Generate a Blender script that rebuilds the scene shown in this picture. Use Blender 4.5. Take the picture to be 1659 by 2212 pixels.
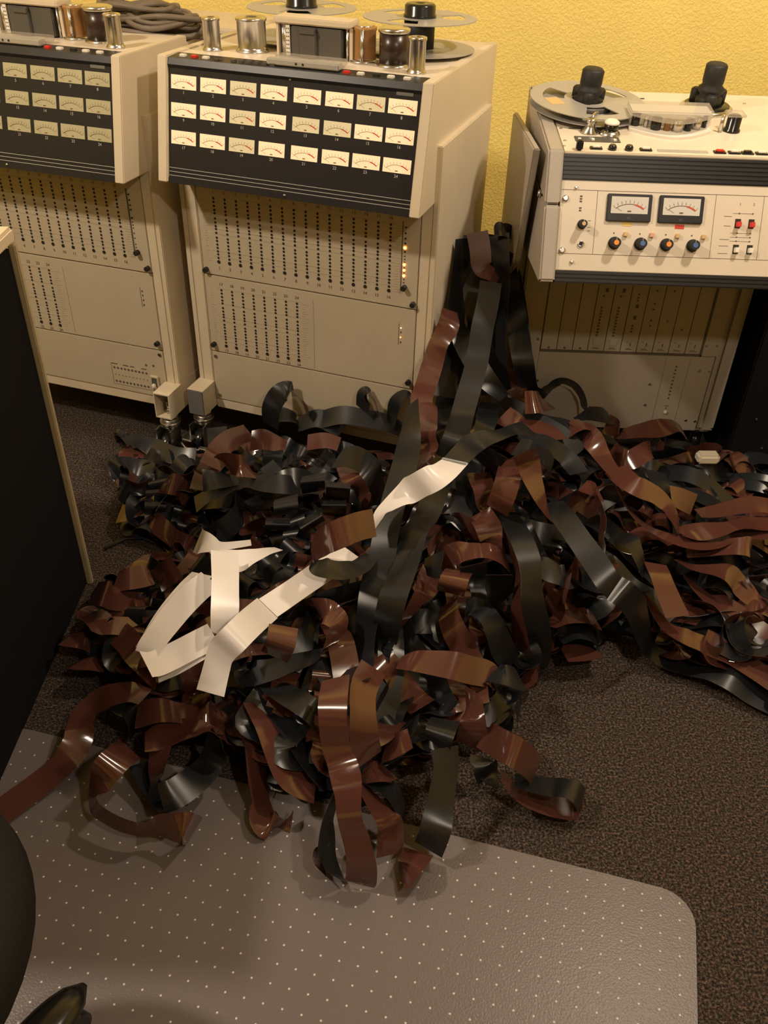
import bpy, bmesh, math, random
from mathutils import Vector, Matrix, Quaternion
for o in list(bpy.data.objects): bpy.data.objects.remove(o)
S=bpy.context.scene; COL=S.collection; PI=math.pi

# ---------------------------------------------------------------- camera, light, exposure
FPX=1900.0; CXY=(829.5,1106.0); NADIR=(743.6,3623.6)
cam_d=bpy.data.cameras.new('camera'); cam=bpy.data.objects.new('camera',cam_d); COL.objects.link(cam); S.camera=cam
nv=Vector((NADIR[0]-CXY[0],-(NADIR[1]-CXY[1]),-FPX)).normalized()
Zc=-nv; Yc=Vector((0,0,-1)); Yc=(Yc-Yc.dot(Zc)*Zc).normalized(); Xc=Yc.cross(Zc)
cam.matrix_world=Matrix((Xc,Yc,Zc)).to_4x4(); cam.location=(0,0,1.35)
cam_d.sensor_fit='VERTICAL'; cam_d.sensor_height=24.0; cam_d.lens=24.0*FPX/2212.0; cam_d.clip_start=0.02
S.view_settings.view_transform='Standard'; S.view_settings.look='None'; S.view_settings.gamma=1.0
S.view_settings.use_curve_mapping=False; S.view_settings.exposure=0.1
W=bpy.data.worlds.new('room_air'); S.world=W; W.use_nodes=True
W.node_tree.nodes['Background'].inputs[0].default_value=(1.0,0.82,0.64,1); W.node_tree.nodes['Background'].inputs[1].default_value=0.06
def area(name,loc,target,size,power,col,sy=None):
    l=bpy.data.lights.new(name,'AREA'); l.energy=power; l.color=col; l.size=size
    if sy: l.shape='RECTANGLE'; l.size_y=sy
    else: l.shape='DISK'
    o=bpy.data.objects.new(name,l); COL.objects.link(o); o.location=loc
    o.rotation_euler=(Vector(target)-Vector(loc)).to_track_quat('-Z','Y').to_euler(); return o
WARM=(1.0,0.83,0.64)
area('overhead_area_light',(-1.65,0.90,2.42),(-0.2,1.9,0.4),0.14,34,WARM)
area('overhead_area_light',(1.05,1.50,2.40),(0.9,2.3,0.9),0.14,27,WARM)
area('overhead_area_light',(0.9,-0.35,2.42),(0.4,0.8,0.0),0.14,16,WARM)  # added front fill, no known lamp there, brightens the mat and near carpet

# ---------------------------------------------------------------- materials
def mat(name,col,rough=0.5,metal=0.0,noise=0.0,nscale=40,bump=0.0,bscale=200,emit=None,estr=0.0,spec=0.5,coat=0.0,wear=None):
    m=bpy.data.materials.new(name); m.use_nodes=True; nt=m.node_tree; b=nt.nodes['Principled BSDF']
    b.inputs['Base Color'].default_value=(*col,1); b.inputs['Roughness'].default_value=rough; b.inputs['Metallic'].default_value=metal
    b.inputs['Specular IOR Level'].default_value=spec; b.inputs['Coat Weight'].default_value=coat
    if emit: b.inputs['Emission Color'].default_value=(*emit,1); b.inputs['Emission Strength'].default_value=estr
    tc=nt.nodes.new('ShaderNodeTexCoord')
    if noise>0:
        n=nt.nodes.new('ShaderNodeTexNoise'); n.inputs['Scale'].default_value=nscale; n.inputs['Detail'].default_value=4
        nt.links.new(tc.outputs['Object'],n.inputs['Vector'])
        r=nt.nodes.new('ShaderNodeMapRange'); r.inputs[1].default_value=0.3; r.inputs[2].default_value=0.7
        r.inputs[3].default_value=1-noise; r.inputs[4].default_value=1+noise
        mx=nt.nodes.new('ShaderNodeVectorMath'); mx.operation='SCALE'; mx.inputs[0].default_value=col
        nt.links.new(n.outputs['Fac'],r.inputs[0]); nt.links.new(r.outputs[0],mx.inputs['Scale']); nt.links.new(mx.outputs[0],b.inputs['Base Color'])
    if bump>0:
        n2=nt.nodes.new('ShaderNodeTexNoise'); n2.inputs['Scale'].default_value=bscale; n2.inputs['Detail'].default_value=3
        nt.links.new(tc.outputs['Object'],n2.inputs['Vector'])
        bp=nt.nodes.new('ShaderNodeBump'); bp.inputs['Strength'].default_value=bump; bp.inputs['Distance'].default_value=0.01
        nt.links.new(n2.outputs['Fac'],bp.inputs['Height']); nt.links.new(bp.outputs[0],b.inputs['Normal'])
    return m
M={}
M['cream']=mat('cream_enamel',(0.66,0.57,0.43),0.42,noise=0.05,nscale=6,bump=0.03,bscale=900)
M['panel']=mat('cream_panel_paint',(0.51,0.44,0.33),0.5,noise=0.04,nscale=8,bump=0.03,bscale=900)
M['deck']=mat('deck_plate_paint',(0.72,0.63,0.50),0.35,noise=0.04,nscale=9)
M['cream3']=mat('pale_cream_enamel',(0.68,0.60,0.49),0.38,noise=0.04,nscale=7)
M['grey']=mat('light_grey_enamel',(0.37,0.33,0.28),0.42,noise=0.04,nscale=9)
M['capgrey']=mat('grey_end_cap',(0.15,0.147,0.143),0.5)
M['black']=mat('black_panel_paint',(0.017,0.017,0.020),0.38,spec=0.35)
M['blackmatte']=mat('black_matte',(0.012,0.012,0.013),0.6)
M['deskedge']=mat('shaded_cream_edge_strip',(0.40,0.33,0.20),0.5,noise=0.08,nscale=20)  # cream desk edge, with its shade put into the darker tan colour
M['desk']=mat('black_desk_cloth',(0.006,0.006,0.008),0.9,spec=0.15)
M['glossblack']=mat('gloss_black_plastic',(0.012,0.012,0.012),0.2)
M['hole']=mat('hole_black',(0.012,0.01,0.009),0.7)
M['ink']=mat('printed_ink',(0.10,0.085,0.07),0.6)
M['faint']=mat('faint_ink',(0.38,0.33,0.25),0.6)
M['lineink']=mat('panel_gap',(0.10,0.08,0.055),0.7)
M['white']=mat('white_plastic',(0.8,0.76,0.68),0.4)
M['whiteprint']=mat('white_print',(0.55,0.54,0.52),0.5)
M['chrome']=mat('polished_metal',(0.62,0.61,0.60),0.24,metal=1)
M['alu']=mat('brushed_aluminium',(0.62,0.59,0.55),0.34,metal=1,noise=0.06,nscale=60)
M['reel']=mat('reel_flange_metal',(0.42,0.41,0.39),0.38,metal=0.3)
M['steel']=mat('zinc_steel',(0.5,0.48,0.45),0.32,metal=1)
M['silver']=mat('silver_cover',(0.50,0.49,0.47),0.4,metal=0.4)
M['headgrey']=mat('dark_grey_casting',(0.085,0.08,0.07),0.45)
M['rubber_brown']=mat('brown_rubber',(0.30,0.15,0.05),0.4,noise=0.15,nscale=30)
M['rubber_dark']=mat('dark_brown_capstan',(0.028,0.014,0.010),0.3)
M['red']=mat('red_plastic',(0.62,0.03,0.02),0.4)
M['orange']=mat('orange_cap',(0.8,0.28,0.03),0.4)
M['blue']=mat('blue_cap',(0.06,0.13,0.32),0.4)
M['tan']=mat('tan_cap',(0.62,0.42,0.20),0.4)
M['pinkcap']=mat('salmon_cap',(0.65,0.36,0.22),0.4)
M['yellowtape']=mat('yellow_tape',(0.78,0.58,0.16),0.5)
M['ledon']=mat('lit_orange_lamp',(1,0.4,0.1),0.4,emit=(1,0.33,0.06),estr=9)
M['ledw']=mat('lit_pale_lamp',(1,0.8,0.5),0.4,emit=(1,0.62,0.25),estr=5)
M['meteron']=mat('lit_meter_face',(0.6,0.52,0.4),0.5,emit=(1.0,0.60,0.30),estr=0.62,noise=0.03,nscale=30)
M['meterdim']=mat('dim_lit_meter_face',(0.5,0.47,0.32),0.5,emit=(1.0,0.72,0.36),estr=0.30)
M['meteroff']=mat('unlit_meter_face',(0.46,0.43,0.27),0.5,noise=0.05,nscale=20)
M['meterw']=mat('white_meter_face',(0.62,0.60,0.56),0.5)
M['redink']=mat('red_scale_ink',(0.6,0.06,0.02),0.5)
M['dialink']=mat('dial_ink',(0.13,0.06,0.03),0.6)
M['cable']=mat('grey_brown_cable_jacket',(0.16,0.13,0.095),0.55,noise=0.1,nscale=30)
M['chairblk']=mat('black_chair_fabric',(0.008,0.008,0.008),0.75,bump=0.15,bscale=700,spec=0.25)
# tape
M['oxide']=mat('brown_tape_oxide',(0.084,0.031,0.023),0.14,spec=0.95,noise=0.05,nscale=4)
M['backing']=mat('black_tape_backing',(0.009,0.0105,0.013),0.33,spec=0.6,bump=0.02,bscale=1500)
def leader_mat():
    m=bpy.data.materials.new('white_leader_tape'); m.use_nodes=True; nt=m.node_tree; b=nt.nodes['Principled BSDF']
    b.inputs['Base Color'].default_value=(0.90,0.86,0.85,1); b.inputs['Roughness'].default_value=0.28
    tr=nt.nodes.new('ShaderNodeBsdfTranslucent'); tr.inputs[0].default_value=(0.8,0.74,0.7,1)
    mx=nt.nodes.new('ShaderNodeMixShader'); mx.inputs[0].default_value=0.2
    nt.links.new(b.outputs[0],mx.inputs[1]); nt.links.new(tr.outputs[0],mx.inputs[2]); nt.links.new(mx.outputs[0],nt.nodes['Material Output'].inputs[0]); return m
M['leader']=leader_mat()
M['splice']=mat('pale_blue_splicing_tape',(0.50,0.54,0.56),0.4)
def clear_mat(name,col,rough,haze):
    m=bpy.data.materials.new(name); m.use_nodes=True; nt=m.node_tree
    for n in list(nt.nodes):
        if n.type!='OUTPUT_MATERIAL': nt.nodes.remove(n)
    t=nt.nodes.new('ShaderNodeBsdfTransparent'); t.inputs[0].default_value=(0.92,0.91,0.88,1)
    p=nt.nodes.new('ShaderNodeBsdfPrincipled'); p.inputs['Base Color'].default_value=(*col,1); p.inputs['Roughness'].default_value=rough
    mx=nt.nodes.new('ShaderNodeMixShader'); mx.inputs[0].default_value=haze
    nt.links.new(t.outputs[0],mx.inputs[1]); nt.links.new(p.outputs[0],mx.inputs[2]); nt.links.new(mx.outputs[0],nt.nodes['Material Output'].inputs[0]); return m
M['acrylic']=clear_mat('clear_acrylic',(0.6,0.56,0.5),0.12,0.35)
def wall_mat():
    m=mat('yellow_orange_peel_paint',(0.90,0.72,0.22),0.62,noise=0.05,nscale=5)
    nt=m.node_tree; b=nt.nodes['Principled BSDF']; tc=nt.nodes.new('ShaderNodeTexCoord')
    v=nt.nodes.new('ShaderNodeTexNoise'); v.inputs['Scale'].default_value=120; v.inputs['Detail'].default_value=3; v.inputs['Distortion'].default_value=0.6
    nt.links.new(tc.outputs['Object'],v.inputs['Vector'])
    r=nt.nodes.new('ShaderNodeMapRange'); r.inputs[1].default_value=0.42; r.inputs[2].default_value=0.62
    nt.links.new(v.outputs['Fac'],r.inputs[0])
    bp=nt.nodes.new('ShaderNodeBump'); bp.inputs['Strength'].default_value=0.3; bp.inputs['Distance'].default_value=0.005
    nt.links.new(r.outputs[0],bp.inputs['Height']); nt.links.new(bp.outputs[0],b.inputs['Normal']); return m
M['wall']=wall_mat()
def carpet_mat():
    m=bpy.data.materials.new('speckled_brown_carpet'); m.use_nodes=True; nt=m.node_tree; b=nt.nodes['Principled BSDF']; b.inputs['Roughness'].default_value=0.95; b.inputs['Specular IOR Level'].default_value=0.12
    tc=nt.nodes.new('ShaderNodeTexCoord')
    n=nt.nodes.new('ShaderNodeTexNoise'); n.inputs['Scale'].default_value=230; n.inputs['Detail'].default_value=3; n.inputs['Roughness'].default_value=0.7
    nt.links.new(tc.outputs['Object'],n.inputs['Vector'])
    cr=nt.nodes.new('ShaderNodeValToRGB'); e=cr.color_ramp.elements
    e[0].position=0.36; e[0].color=(0.014,0.011,0.010,1); e[1].position=0.68; e[1].color=(0.21,0.165,0.135,1)
    x=e.new(0.5); x.color=(0.052,0.041,0.036,1)
    nt.links.new(n.outputs['Fac'],cr.inputs[0])
    n3=nt.nodes.new('ShaderNodeTexNoise'); n3.inputs['Scale'].default_value=110; nt.links.new(tc.outputs['Object'],n3.inputs['Vector'])
    mx=nt.nodes.new('ShaderNodeMix'); mx.data_type='RGBA'; mx.blend_type='MULTIPLY'; mx.inputs[0].default_value=0.6
    cr2=nt.nodes.new('ShaderNodeValToRGB'); cr2.color_ramp.elements[0].color=(0.75,0.85,0.85,1); cr2.color_ramp.elements[1].color=(1.25,1.0,0.95,1)
    cr2.color_ramp.elements[0].position=0.4; cr2.color_ramp.elements[1].position=0.6
    nt.links.new(n3.outputs['Fac'],cr2.inputs[0]); nt.links.new(cr.outputs[0],mx.inputs[6]); nt.links.new(cr2.outputs[0],mx.inputs[7])
    nt.links.new(mx.outputs[2],b.inputs['Base Color'])
    bp=nt.nodes.new('ShaderNodeBump'); bp.inputs['Strength'].default_value=1.0; bp.inputs['Distance'].default_value=0.006
    nt.links.new(n.outputs['Fac'],bp.inputs['Height']); nt.links.new(bp.outputs[0],b.inputs['Normal']); return m
M['carpet']=carpet_mat()
def mat_mat():   # hazy vinyl chair mat with moulded studs in a square lattice
    m=bpy.data.materials.new('hazy_clear_vinyl'); m.use_nodes=True; nt=m.node_tree
    for n in list(nt.nodes):
        if n.type!='OUTPUT_MATERIAL': nt.nodes.remove(n)
    t=nt.nodes.new('ShaderNodeBsdfTransparent'); t.inputs[0].default_value=(0.80,0.78,0.76,1)
    p=nt.nodes.new('ShaderNodeBsdfPrincipled'); p.inputs['Base Color'].default_value=(0.20,0.172,0.172,1); p.inputs['Roughness'].default_value=0.33
    mx=nt.nodes.new('ShaderNodeMixShader'); mx.inputs[0].default_value=0.72
    nt.links.new(t.outputs[0],mx.inputs[1]); nt.links.new(p.outputs[0],mx.inputs[2]); nt.links.new(mx.outputs[0],nt.nodes['Material Output'].inputs[0])
    tc=nt.nodes.new('ShaderNodeTexCoord'); n=nt.nodes.new('ShaderNodeTexNoise'); n.inputs['Scale'].default_value=300
    nt.links.new(tc.outputs['Object'],n.inputs['Vector']); bp=nt.nodes.new('ShaderNodeBump'); bp.inputs['Strength'].default_value=0.25; bp.inputs['Distance'].default_value=0.002
    nt.links.new(n.outputs['Fac'],bp.inputs['Height']); nt.links.new(bp.outputs[0],p.inputs['Normal']); return m
M['vinyl']=mat_mat()
M['stud']=mat('clear_vinyl_stud',(0.62,0.58,0.55),0.2)

# ---------------------------------------------------------------- helpers
class MB:
    def __init__(s): s.bm=bmesh.new(); s.mi=0
    def _tag(s,geom):
        for f in geom:
            if isinstance(f,bmesh.types.BMFace): f.material_index=s.mi
    def box(s,x0,x1,y0,y1,z0,z1,bev=0.0,X=None):
        vs=[s.bm.verts.new(Vector((x,y,z))) for x in (x0,x1) for y in (y0,y1) for z in (z0,z1)]
        q=[(0,1,3,2),(4,6,7,5),(0,4,5,1),(2,3,7,6),(0,2,6,4),(1,5,7,3)]
        fs=[s.bm.faces.new([vs[i] for i in t]) for t in q]
        s._tag(fs)
        if bev>0:
            es=list({e for f in fs for e in f.edges})
            r=bmesh.ops.bevel(s.bm,geom=es,offset=bev,segments=2,affect='EDGES'); s._tag(r['faces'])
            vs=list({v for f in s.bm.faces for v in f.verts if False})
        return s
    def cyl(s,c,r,h,axis='Z',seg=24,r2=None,M4=None):
        r2=r if r2 is None else r2
        R={'Z':Matrix.Identity(4),'Y':Matrix.Rotation(PI/2,4,'X'),'X':Matrix.Rotation(PI/2,4,'Y')}[axis] if isinstance(axis,str) else axis.to_track_quat('Z','Y').to_matrix().to_4x4()
        T=Matrix.Translation(Vector(c))@R@Matrix.Translation((0,0,h/2))
        if M4: T=M4@T
        g=bmesh.ops.create_cone(s.bm,cap_ends=True,segments=seg,radius1=r,radius2=r2,depth=h,matrix=T)
        fs={f for v in g['verts'] for f in v.link_faces}; s._tag(fs)
        for f in fs:
            if len(f.verts)==4: f.smooth=True
        return s
    def lathe(s,c,prof,seg=32,M4=None):
        T=Matrix.Translation(Vector(c)); T=(M4@T) if M4 else T
        rings=[]
        for r,z in prof:
            rings.append([s.bm.verts.new(T@Vector((r*math.cos(2*PI*i/seg),r*math.sin(2*PI*i/seg),z))) for i in range(seg)])
        for a,b in zip(rings,rings[1:]):
            for i in range(seg):
                f=s.bm.faces.new((a[i],a[(i+1)%seg],b[(i+1)%seg],b[i])); f.material_index=s.mi; f.smooth=True
        for rg in (rings[0][::-1],rings[-1]):
            f=s.bm.faces.new(rg); f.material_index=s.mi
        return s
    def prism(s,poly,x0,x1,axis='X',bev=0.0):
        def P(a,b,x): return Vector((x,a,b)) if axis=='X' else (Vector((a,x,b)) if axis=='Y' else Vector((a,b,x)))
        A=[s.bm.verts.new(P(a,b,x0)) for a,b in poly]; B=[s.bm.verts.new(P(a,b,x1)) for a,b in poly]
        fs=[s.bm.faces.new(A),s.bm.faces.new(B[::-1])]
        n=len(poly)
        for i in range(n): fs.append(s.bm.faces.new((A[i],B[i],B[(i+1)%n],A[(i+1)%n])))
        s._tag(fs)
        if bev>0:
            es=list({e for f in fs for e in f.edges}); r=bmesh.ops.bevel(s.bm,geom=es,offset=bev,segments=2,affect='EDGES'); s._tag(r['faces'])
        return s
    def quadbox(s,F,u0,u1,a0,a1,n0,n1,bev=0.0):   # box in a tilted frame F(u,a,n)->Vector
        vs=[s.bm.verts.new(F(u,a,n)) for u in (u0,u1) for a in (a0,a1) for n in (n0,n1)]
        q=[(0,1,3,2),(4,6,7,5),(0,4,5,1),(2,3,7,6),(0,2,6,4),(1,5,7,3)]
        fs=[s.bm.faces.new([vs[i] for i in t]) for t in q]; s._tag(fs)
        if bev>0:
            es=list({e for f in fs for e in f.edges}); r=bmesh.ops.bevel(s.bm,geom=es,offset=bev,segments=2,affect='EDGES'); s._tag(r['faces'])
        return s
    def tube(s,pts,r,seg=8,cap=True):
        pts=[Vector(p) for p in pts]; n=len(pts); prev=None; rings=[]
        for i,p in enumerate(pts):
            t=(pts[min(i+1,n-1)]-pts[max(i-1,0)]).normalized()
            if prev is None:
                a=Vector((0,0,1)) if abs(t.z)<0.9 else Vector((1,0,0)); u=t.cross(a).normalized()
            else: u=(prev-prev.dot(t)*t).normalized()
            prev=u; w=t.cross(u)
            rings.append([s.bm.verts.new(p+r*(math.cos(2*PI*k/seg)*u+math.sin(2*PI*k/seg)*w)) for k in range(seg)])
        for a,b in zip(rings,rings[1:]):
            for k in range(seg):
                f=s.bm.faces.new((a[k],a[(k+1)%seg],b[(k+1)%seg],b[k])); f.smooth=True; f.material_index=s.mi
        if cap:
            for rg in (rings[0][::-1],rings[-1]): s.bm.faces.new(rg).material_index=s.mi
        return s
    def text(s,txt,size,T,align='CENTER'):
        key=(txt,)
        if key not in TXT:
            cu=bpy.data.curves.new('t','FONT'); cu.body=txt; cu.size=1.0; cu.align_x='CENTER'; cu.align_y='CENTER'; cu.resolution_u=2
            o=bpy.data.objects.new('t',cu); COL.objects.link(o); dg=bpy.context.evaluated_depsgraph_get(); me=o.evaluated_get(dg).to_mesh()
            TXT[key]=([v.co.copy() for v in me.vertices],[tuple(p.vertices) for p in me.polygons]); o.evaluated_get(dg).to_mesh_clear(); bpy.data.objects.remove(o); bpy.data.curves.remove(cu)
        vs,ps=TXT[key]; nv=[s.bm.verts.new(T@(v*size)) for v in vs]
        for p in ps:
            try: s.bm.faces.new([nv[i] for i in p]).material_index=s.mi
            except ValueError: pass
        return s
    def build(s,name,mats,parent=None,loc=None,rotz=None):
        bmesh.ops.recalc_face_normals(s.bm,faces=[f for f in s.bm.faces]) if not getattr(s,'keep',False) else None
        me=bpy.data.meshes.new(name); s.bm.to_mesh(me); s.bm.free()
        for m in (mats if isinstance(mats,(list,tuple)) else [mats]): me.materials.append(M[m] if isinstance(m,str) else m)
        o=bpy.data.objects.new(name,me); COL.objects.link(o)
        if parent: o.parent=parent
        if loc: o.location=loc
        if rotz is not None: o.rotation_euler=(0,0,rotz)
        return o
TXT={}
def tag(o,label,cat,group=None,kind=None):
    o['label']=label; o['category']=cat
    if group: o['group']=group
    if kind: o['kind']=kind
    return o
def empty(name,loc,rz,label,cat,group=None):
    o=bpy.data.objects.new(name,None); o.empty_display_size=0.05; COL.objects.link(o); o.location=loc; o.rotation_euler=(0,0,rz); return tag(o,label,cat,group)
def struct(o): o['kind']='structure'; return o
def clone(o,parent=None):
    c=o.copy(); COL.objects.link(c); c.parent=parent
    for ch in list(o.children): clone(ch,c)
    return c

# ---------------------------------------------------------------- the room
struct(MB().box(-2.2,2.6,-1.6,3.0,-0.06,0).build('floor','carpet'))
struct(MB().box(-2.2,2.6,2.9,3.0,0,2.5).build('wall_back','wall'))
struct(MB().box(-2.3,-2.2,-1.6,3.0,0,2.5).build('wall_left','wall'))
struct(MB().box(2.6,2.7,-1.6,3.0,0,2.5).build('wall_right','wall'))
struct(MB().box(-2.2,2.6,-1.7,-1.6,0,2.5).build('wall_front','wall'))
M['ceiling']=mat('ceiling_tile',(0.7,0.66,0.6),0.9)
struct(MB().box(-2.3,2.7,-1.7,3.0,2.5,2.55).build('ceiling','ceiling'))
struct(MB().box(-2.2,2.6,2.885,2.9,0,0.09,0.002).build('baseboard_back','blackmatte'))

# ---------------------------------------------------------------- 24 track recorders
A_=Vector((0,-0.0416,0.991)); SD=Vector((0,-0.2138,-0.9769)); SN=Vector((0,-0.9769,0.2138))
def PF(u,s,n): return A_+Vector((u,0,0))+SD*s+SN*n
def PT(u,s,n): # text transform on the sloped panel
    m=Matrix.Identity(4); X=Vector((1,0,0)); Y=-SD; Z=SN
    for i in range(3): m[i][0]=X[i]; m[i][1]=Y[i]; m[i][2]=Z[i]; m[i][3]=PF(u,s,n)[i]
    return m
def FT(u,z,v): # text transform on a vertical front face
    m=Matrix.Identity(4); m.col[1]=(0,0,1,0); m.col[2]=(0,-1,0,0); m.col[3]=(u,v,z,1); return m
US=[-.0465,.0235,.0935,.1635,.2385,.3085,.3765,.4435]; SS=[.036,.090,.145]
FR=[0,.056,.117,.178,.229,.31,.371,.427,.473,.534,.61,.661,.72,.773,.829,.878,.937]
def arc(mb,F,cx,cs,r,a0,a1,w,n,seg=10):
    pts=[]
    for i in range(seg+1):
        a=a0+(a1-a0)*i/seg; pts.append((F(cx+r*math.sin(a),cs-r*math.cos(a),n),F(cx+(r+w)*math.sin(a),cs-(r+w)*math.cos(a),n)))
    for (p,q),(p2,q2) in zip(pts,pts[1:]):
        f=mb.bm.faces.new([mb.bm.verts.new(v) for v in (p,q,q2,p2)]); f.material_index=mb.mi
def line(mb,F,u0,s0,u1,s1,w,n):
    d=Vector((u1-u0,s1-s0)).normalized(); p=Vector((-d.y,d.x))*w/2
    f=mb.bm.faces.new([mb.bm.verts.new(F(a,b,n)) for a,b in ((u0+p.x,s0+p.y),(u1+p.x,s1+p.y),(u1-p.x,s1-p.y),(u0-p.x,s0-p.y))]); f.material_index=mb.mi
def vu_face(F,u,s,w,h,n,mats,parent,red=True,name='vu_meter'):
    m=MB(); m.quadbox(F,u,u+w,s,s+h,n-0.004,n); face=m.build(name,mats[0],parent)
    k=MB(); k.keep=True; cx=u+w/2; cs=s+h*1.95
    r=h*1.5; arc(k,F,cx,cs,r,-.62,.25 if red else .62,w*0.012,n+.0006)
    for i in range(9):
        a=-.62+1.24*i/8; line(k,F,cx+r*1.04*math.sin(a),cs-r*1.04*math.cos(a),cx+r*1.16*math.sin(a),cs-r*1.16*math.cos(a),w*.008,n+.0006)
    line(k,F,cx-w*.05,s+h*.86,cx+w*.05,s+h*.86,w*.03,n+.0006)
    k.build('dial_scale',mats[1],face)
    if red:
        k=MB(); k.keep=True; arc(k,F,cx,cs,r*.985,.22,.62,w*.035,n+.0007); k.build('red_zone','redink',face)
    k=MB(); k.keep=True; line(k,F,cx-r*.62*math.sin(.52),cs-r*.72,cx-r*1.0*math.sin(.56),cs-r*1.0*math.cos(.56),w*.008,n+.0008); k.build('needle','dialink',face)
    return face
def roller(name,u,v,r,h,mats,parent,fl=0.004,z=.988):
    m=MB(); m.lathe((u,v,z),[(r*1.16,0),(r*1.16,.003),(r*1.04,.005),(r,.010),(r,h-.008),(r*1.08,h-.005),(r*1.08,h-.001),(r*1.02,h),(r*.5,h),(r*.5,h-.002)],24)
    return m.build(name,mats,parent)
def caster(parent,u,v,zt,rot=0.0):
    c=MB(); c.cyl((u,v,zt-.02),.022,.02); c.cyl((u,v,zt-.026),.028,.006); c.lathe((u,v,zt-.04),[(.010,0),(.024,.002),(.024,.014),(.010,.016)])
    c.box(u-.022,u-.019,v-.045,v+.01,.03,zt-.03,.001); c.box(u+.019,u+.022,v-.045,v+.01,.03,zt-.03,.001); c.box(u-.022,u+.022,v-.02,v+.012,zt-.038,zt-.032,.001)
    o=c.build('caster','steel',parent)
    w=MB(); w.lathe((0,0,-.014),[(.004,0),(.031,0),(.036,.004),(.036,.024),(.031,.028),(.004,.028)],28,Matrix.Translation((u,v-.02,.036))@Matrix.Rotation(PI/2,4,'Y')); w.build('wheel','glossblack',o)
    k=MB(); k.tube([(u-.034,v-.05,.052),(u-.034,v-.072,.05),(u-.012,v-.086,.048),(u+.02,v-.082,.046),(u+.034,v-.066,.046)],.0035); k.box(u-.034,u-.004,v-.07,v-.04,.058,.064,.002); k.box(u+.02,u+.05,v-.08,v-.066,.040,.052,.002); k.build('brake_lever','steel',o)
    return o
def recorder(loc,rz,label,lit,vb):
    R=empty('multitrack_recorder',loc,rz,label,'tape recorder')
    # lower body
    MB().box(-.05,.51,.012,.42,.13,.97).build('body',['cream'],R)
    b=MB(); b.box(-.09,-.076,0,.42,.15,.864,.002); b.box(-.0765,-.047,0,.035,.15,.75,.002); b.build('side_frame','cream',R)
    b=MB(); b.box(.533,.547,0,.42,.15,.864,.002); b.box(.509,.5335,0,.035,.15,.75,.002); b.build('side_frame','cream',R)
    MB().box(-.047,.509,.002,.03,.117,.145,.003).build('base_rail','cream',R)
    for (a,c,open_) in ((-.092,-.046,not lit),(.503,.549,not lit)):
        b=MB(); t=.003
        b.box(a,c,-.065,.45,.195,.198); b.box(a,c,-.065,.45,.125,.128); b.box(a,a+t,-.065,.45,.128,.195); b.box(c-t,c,-.065,.45,.128,.195)
        f=b.build('foot_beam','cream',R)
        if open_:
            k=MB(); k.cyl(((a+c)/2,-.035,.128),.009,.012,seg=6); k.cyl(((a+c)/2,-.035,.14),.006,.022,seg=12); k.build('foot_bolt','steel',f)
        else: MB().box(a+.0005,c-.0005,-.068,-.064,.1255,.1975,.001).build('end_cap','capgrey',f)
        caster(R,(a+c)/2,-.035,.125); caster(R,(a+c)/2,.40,.125)
    # card panels
    def panel(z0,z1,nm): return MB().box(-.0445,.5075,0,.012,z0,z1,.0008).build(nm,'panel',R)
    up=panel(.4995,.78,'upper_card_panel'); lo=panel(.290,.4965,'lower_card_panel'); bt=panel(.1475,.287,'bottom_panel')
    P=.02928
    def holes(par,ncol,zt,zb,n0,nt,nb):
        h=MB(); h.keep=True; t=MB(); t.keep=True; g=MB(); g.keep=True
        for c in range(ncol):
            for f in FR: h.cyl((c*P,-.0002,zt-(zt-zb)*f),.0029,.0006,'Y',10)
            h.cyl((c*P,-.0002,zb),.0042,.0012,'Y',12)
            t.text(str(n0+c),.0105,FT(c*P,nt,-.0008)); t.text(str(n0+c),.0105,FT(c*P,nb,-.0008))
        for f in (.0,.27,.5,.58,.85,.94):
            z=zt-(zt-zb)*f+.004; g.box(-.012,P*(ncol-1)+.012,-.0005,0,z,z+.0006)
        random.seed(ncol)
        for i in range(26):
            z=zt-(zt-zb)*i/25; x=P*(ncol-1)+.012; g.box(x+random.random()*.003,x+.008+random.random()*.012,-.0005,0,z,z+.0008); 
            g.box(-.03,-.03+random.random()*.012,-.0005,0,z,z+.0008)
        h=h.build('adjustment_holes','hole',par); h['kind']='stuff'
        t.build('channel_numbers','ink',par); g.build('printed_legends','faint',par)
    holes(up,16,.688,.535,1,.703,.519); holes(lo,8,.462,.310,17,.477,.2965)
    b=MB(); b.box(.2475,.2485,-.0006,0,.296,.479); b.build('panel_seam','faint',lo)
    b=MB(); b.box(.4665,.4685 if lit else .4705,-.0006,0,.538,.70); b.build('card_slot','lineink',up)
    b=MB(); b.box(.467,.468,-.0006,0,.404,.458)
    for z in (.448,.437,.424,.411): b.box(.4715,.4745,-.001,0,z-.002,z+.002)
    b.build('card_slot','lineink',lo)
    b=MB()
    for z in (.687,.674,.662,.651,.632,.622,.615,.608,.595,.583,.568,.560): b.cyl((.4745,-.0002,z),.0022 if z>.63 else .0014,.001,'Y',8)
    b.build('lamp_holes','hole',up)
    MB().cyl((.477,-.0,.549),.0062,.012,'Y',16).build('thumbscrew','blackmatte',up)
    if lit:
        for z,r in ((.641,.0032),(.602,.0028),(.589,.0024),(.576,.0028)): MB().cyl((.4742,-.0004,z),r,.0016,'Y',12).build('indicator_lamp','ledon',up)
        for z,m_ in ((.448,'ledw'),(.424,'ledon')): MB().cyl((.473,-.0012,z),.0015,.001,'Y',8).build('indicator_lamp',m_,lo)
    for par,u,z in ((up,.5,.512),(up,-.036,.511),(lo,.498,.31),(lo,-.034,.31)): MB().cyl((u,-.0,z),.0062,.011,'Y',16).build('thumbscrew','blackmatte',par)
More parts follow.
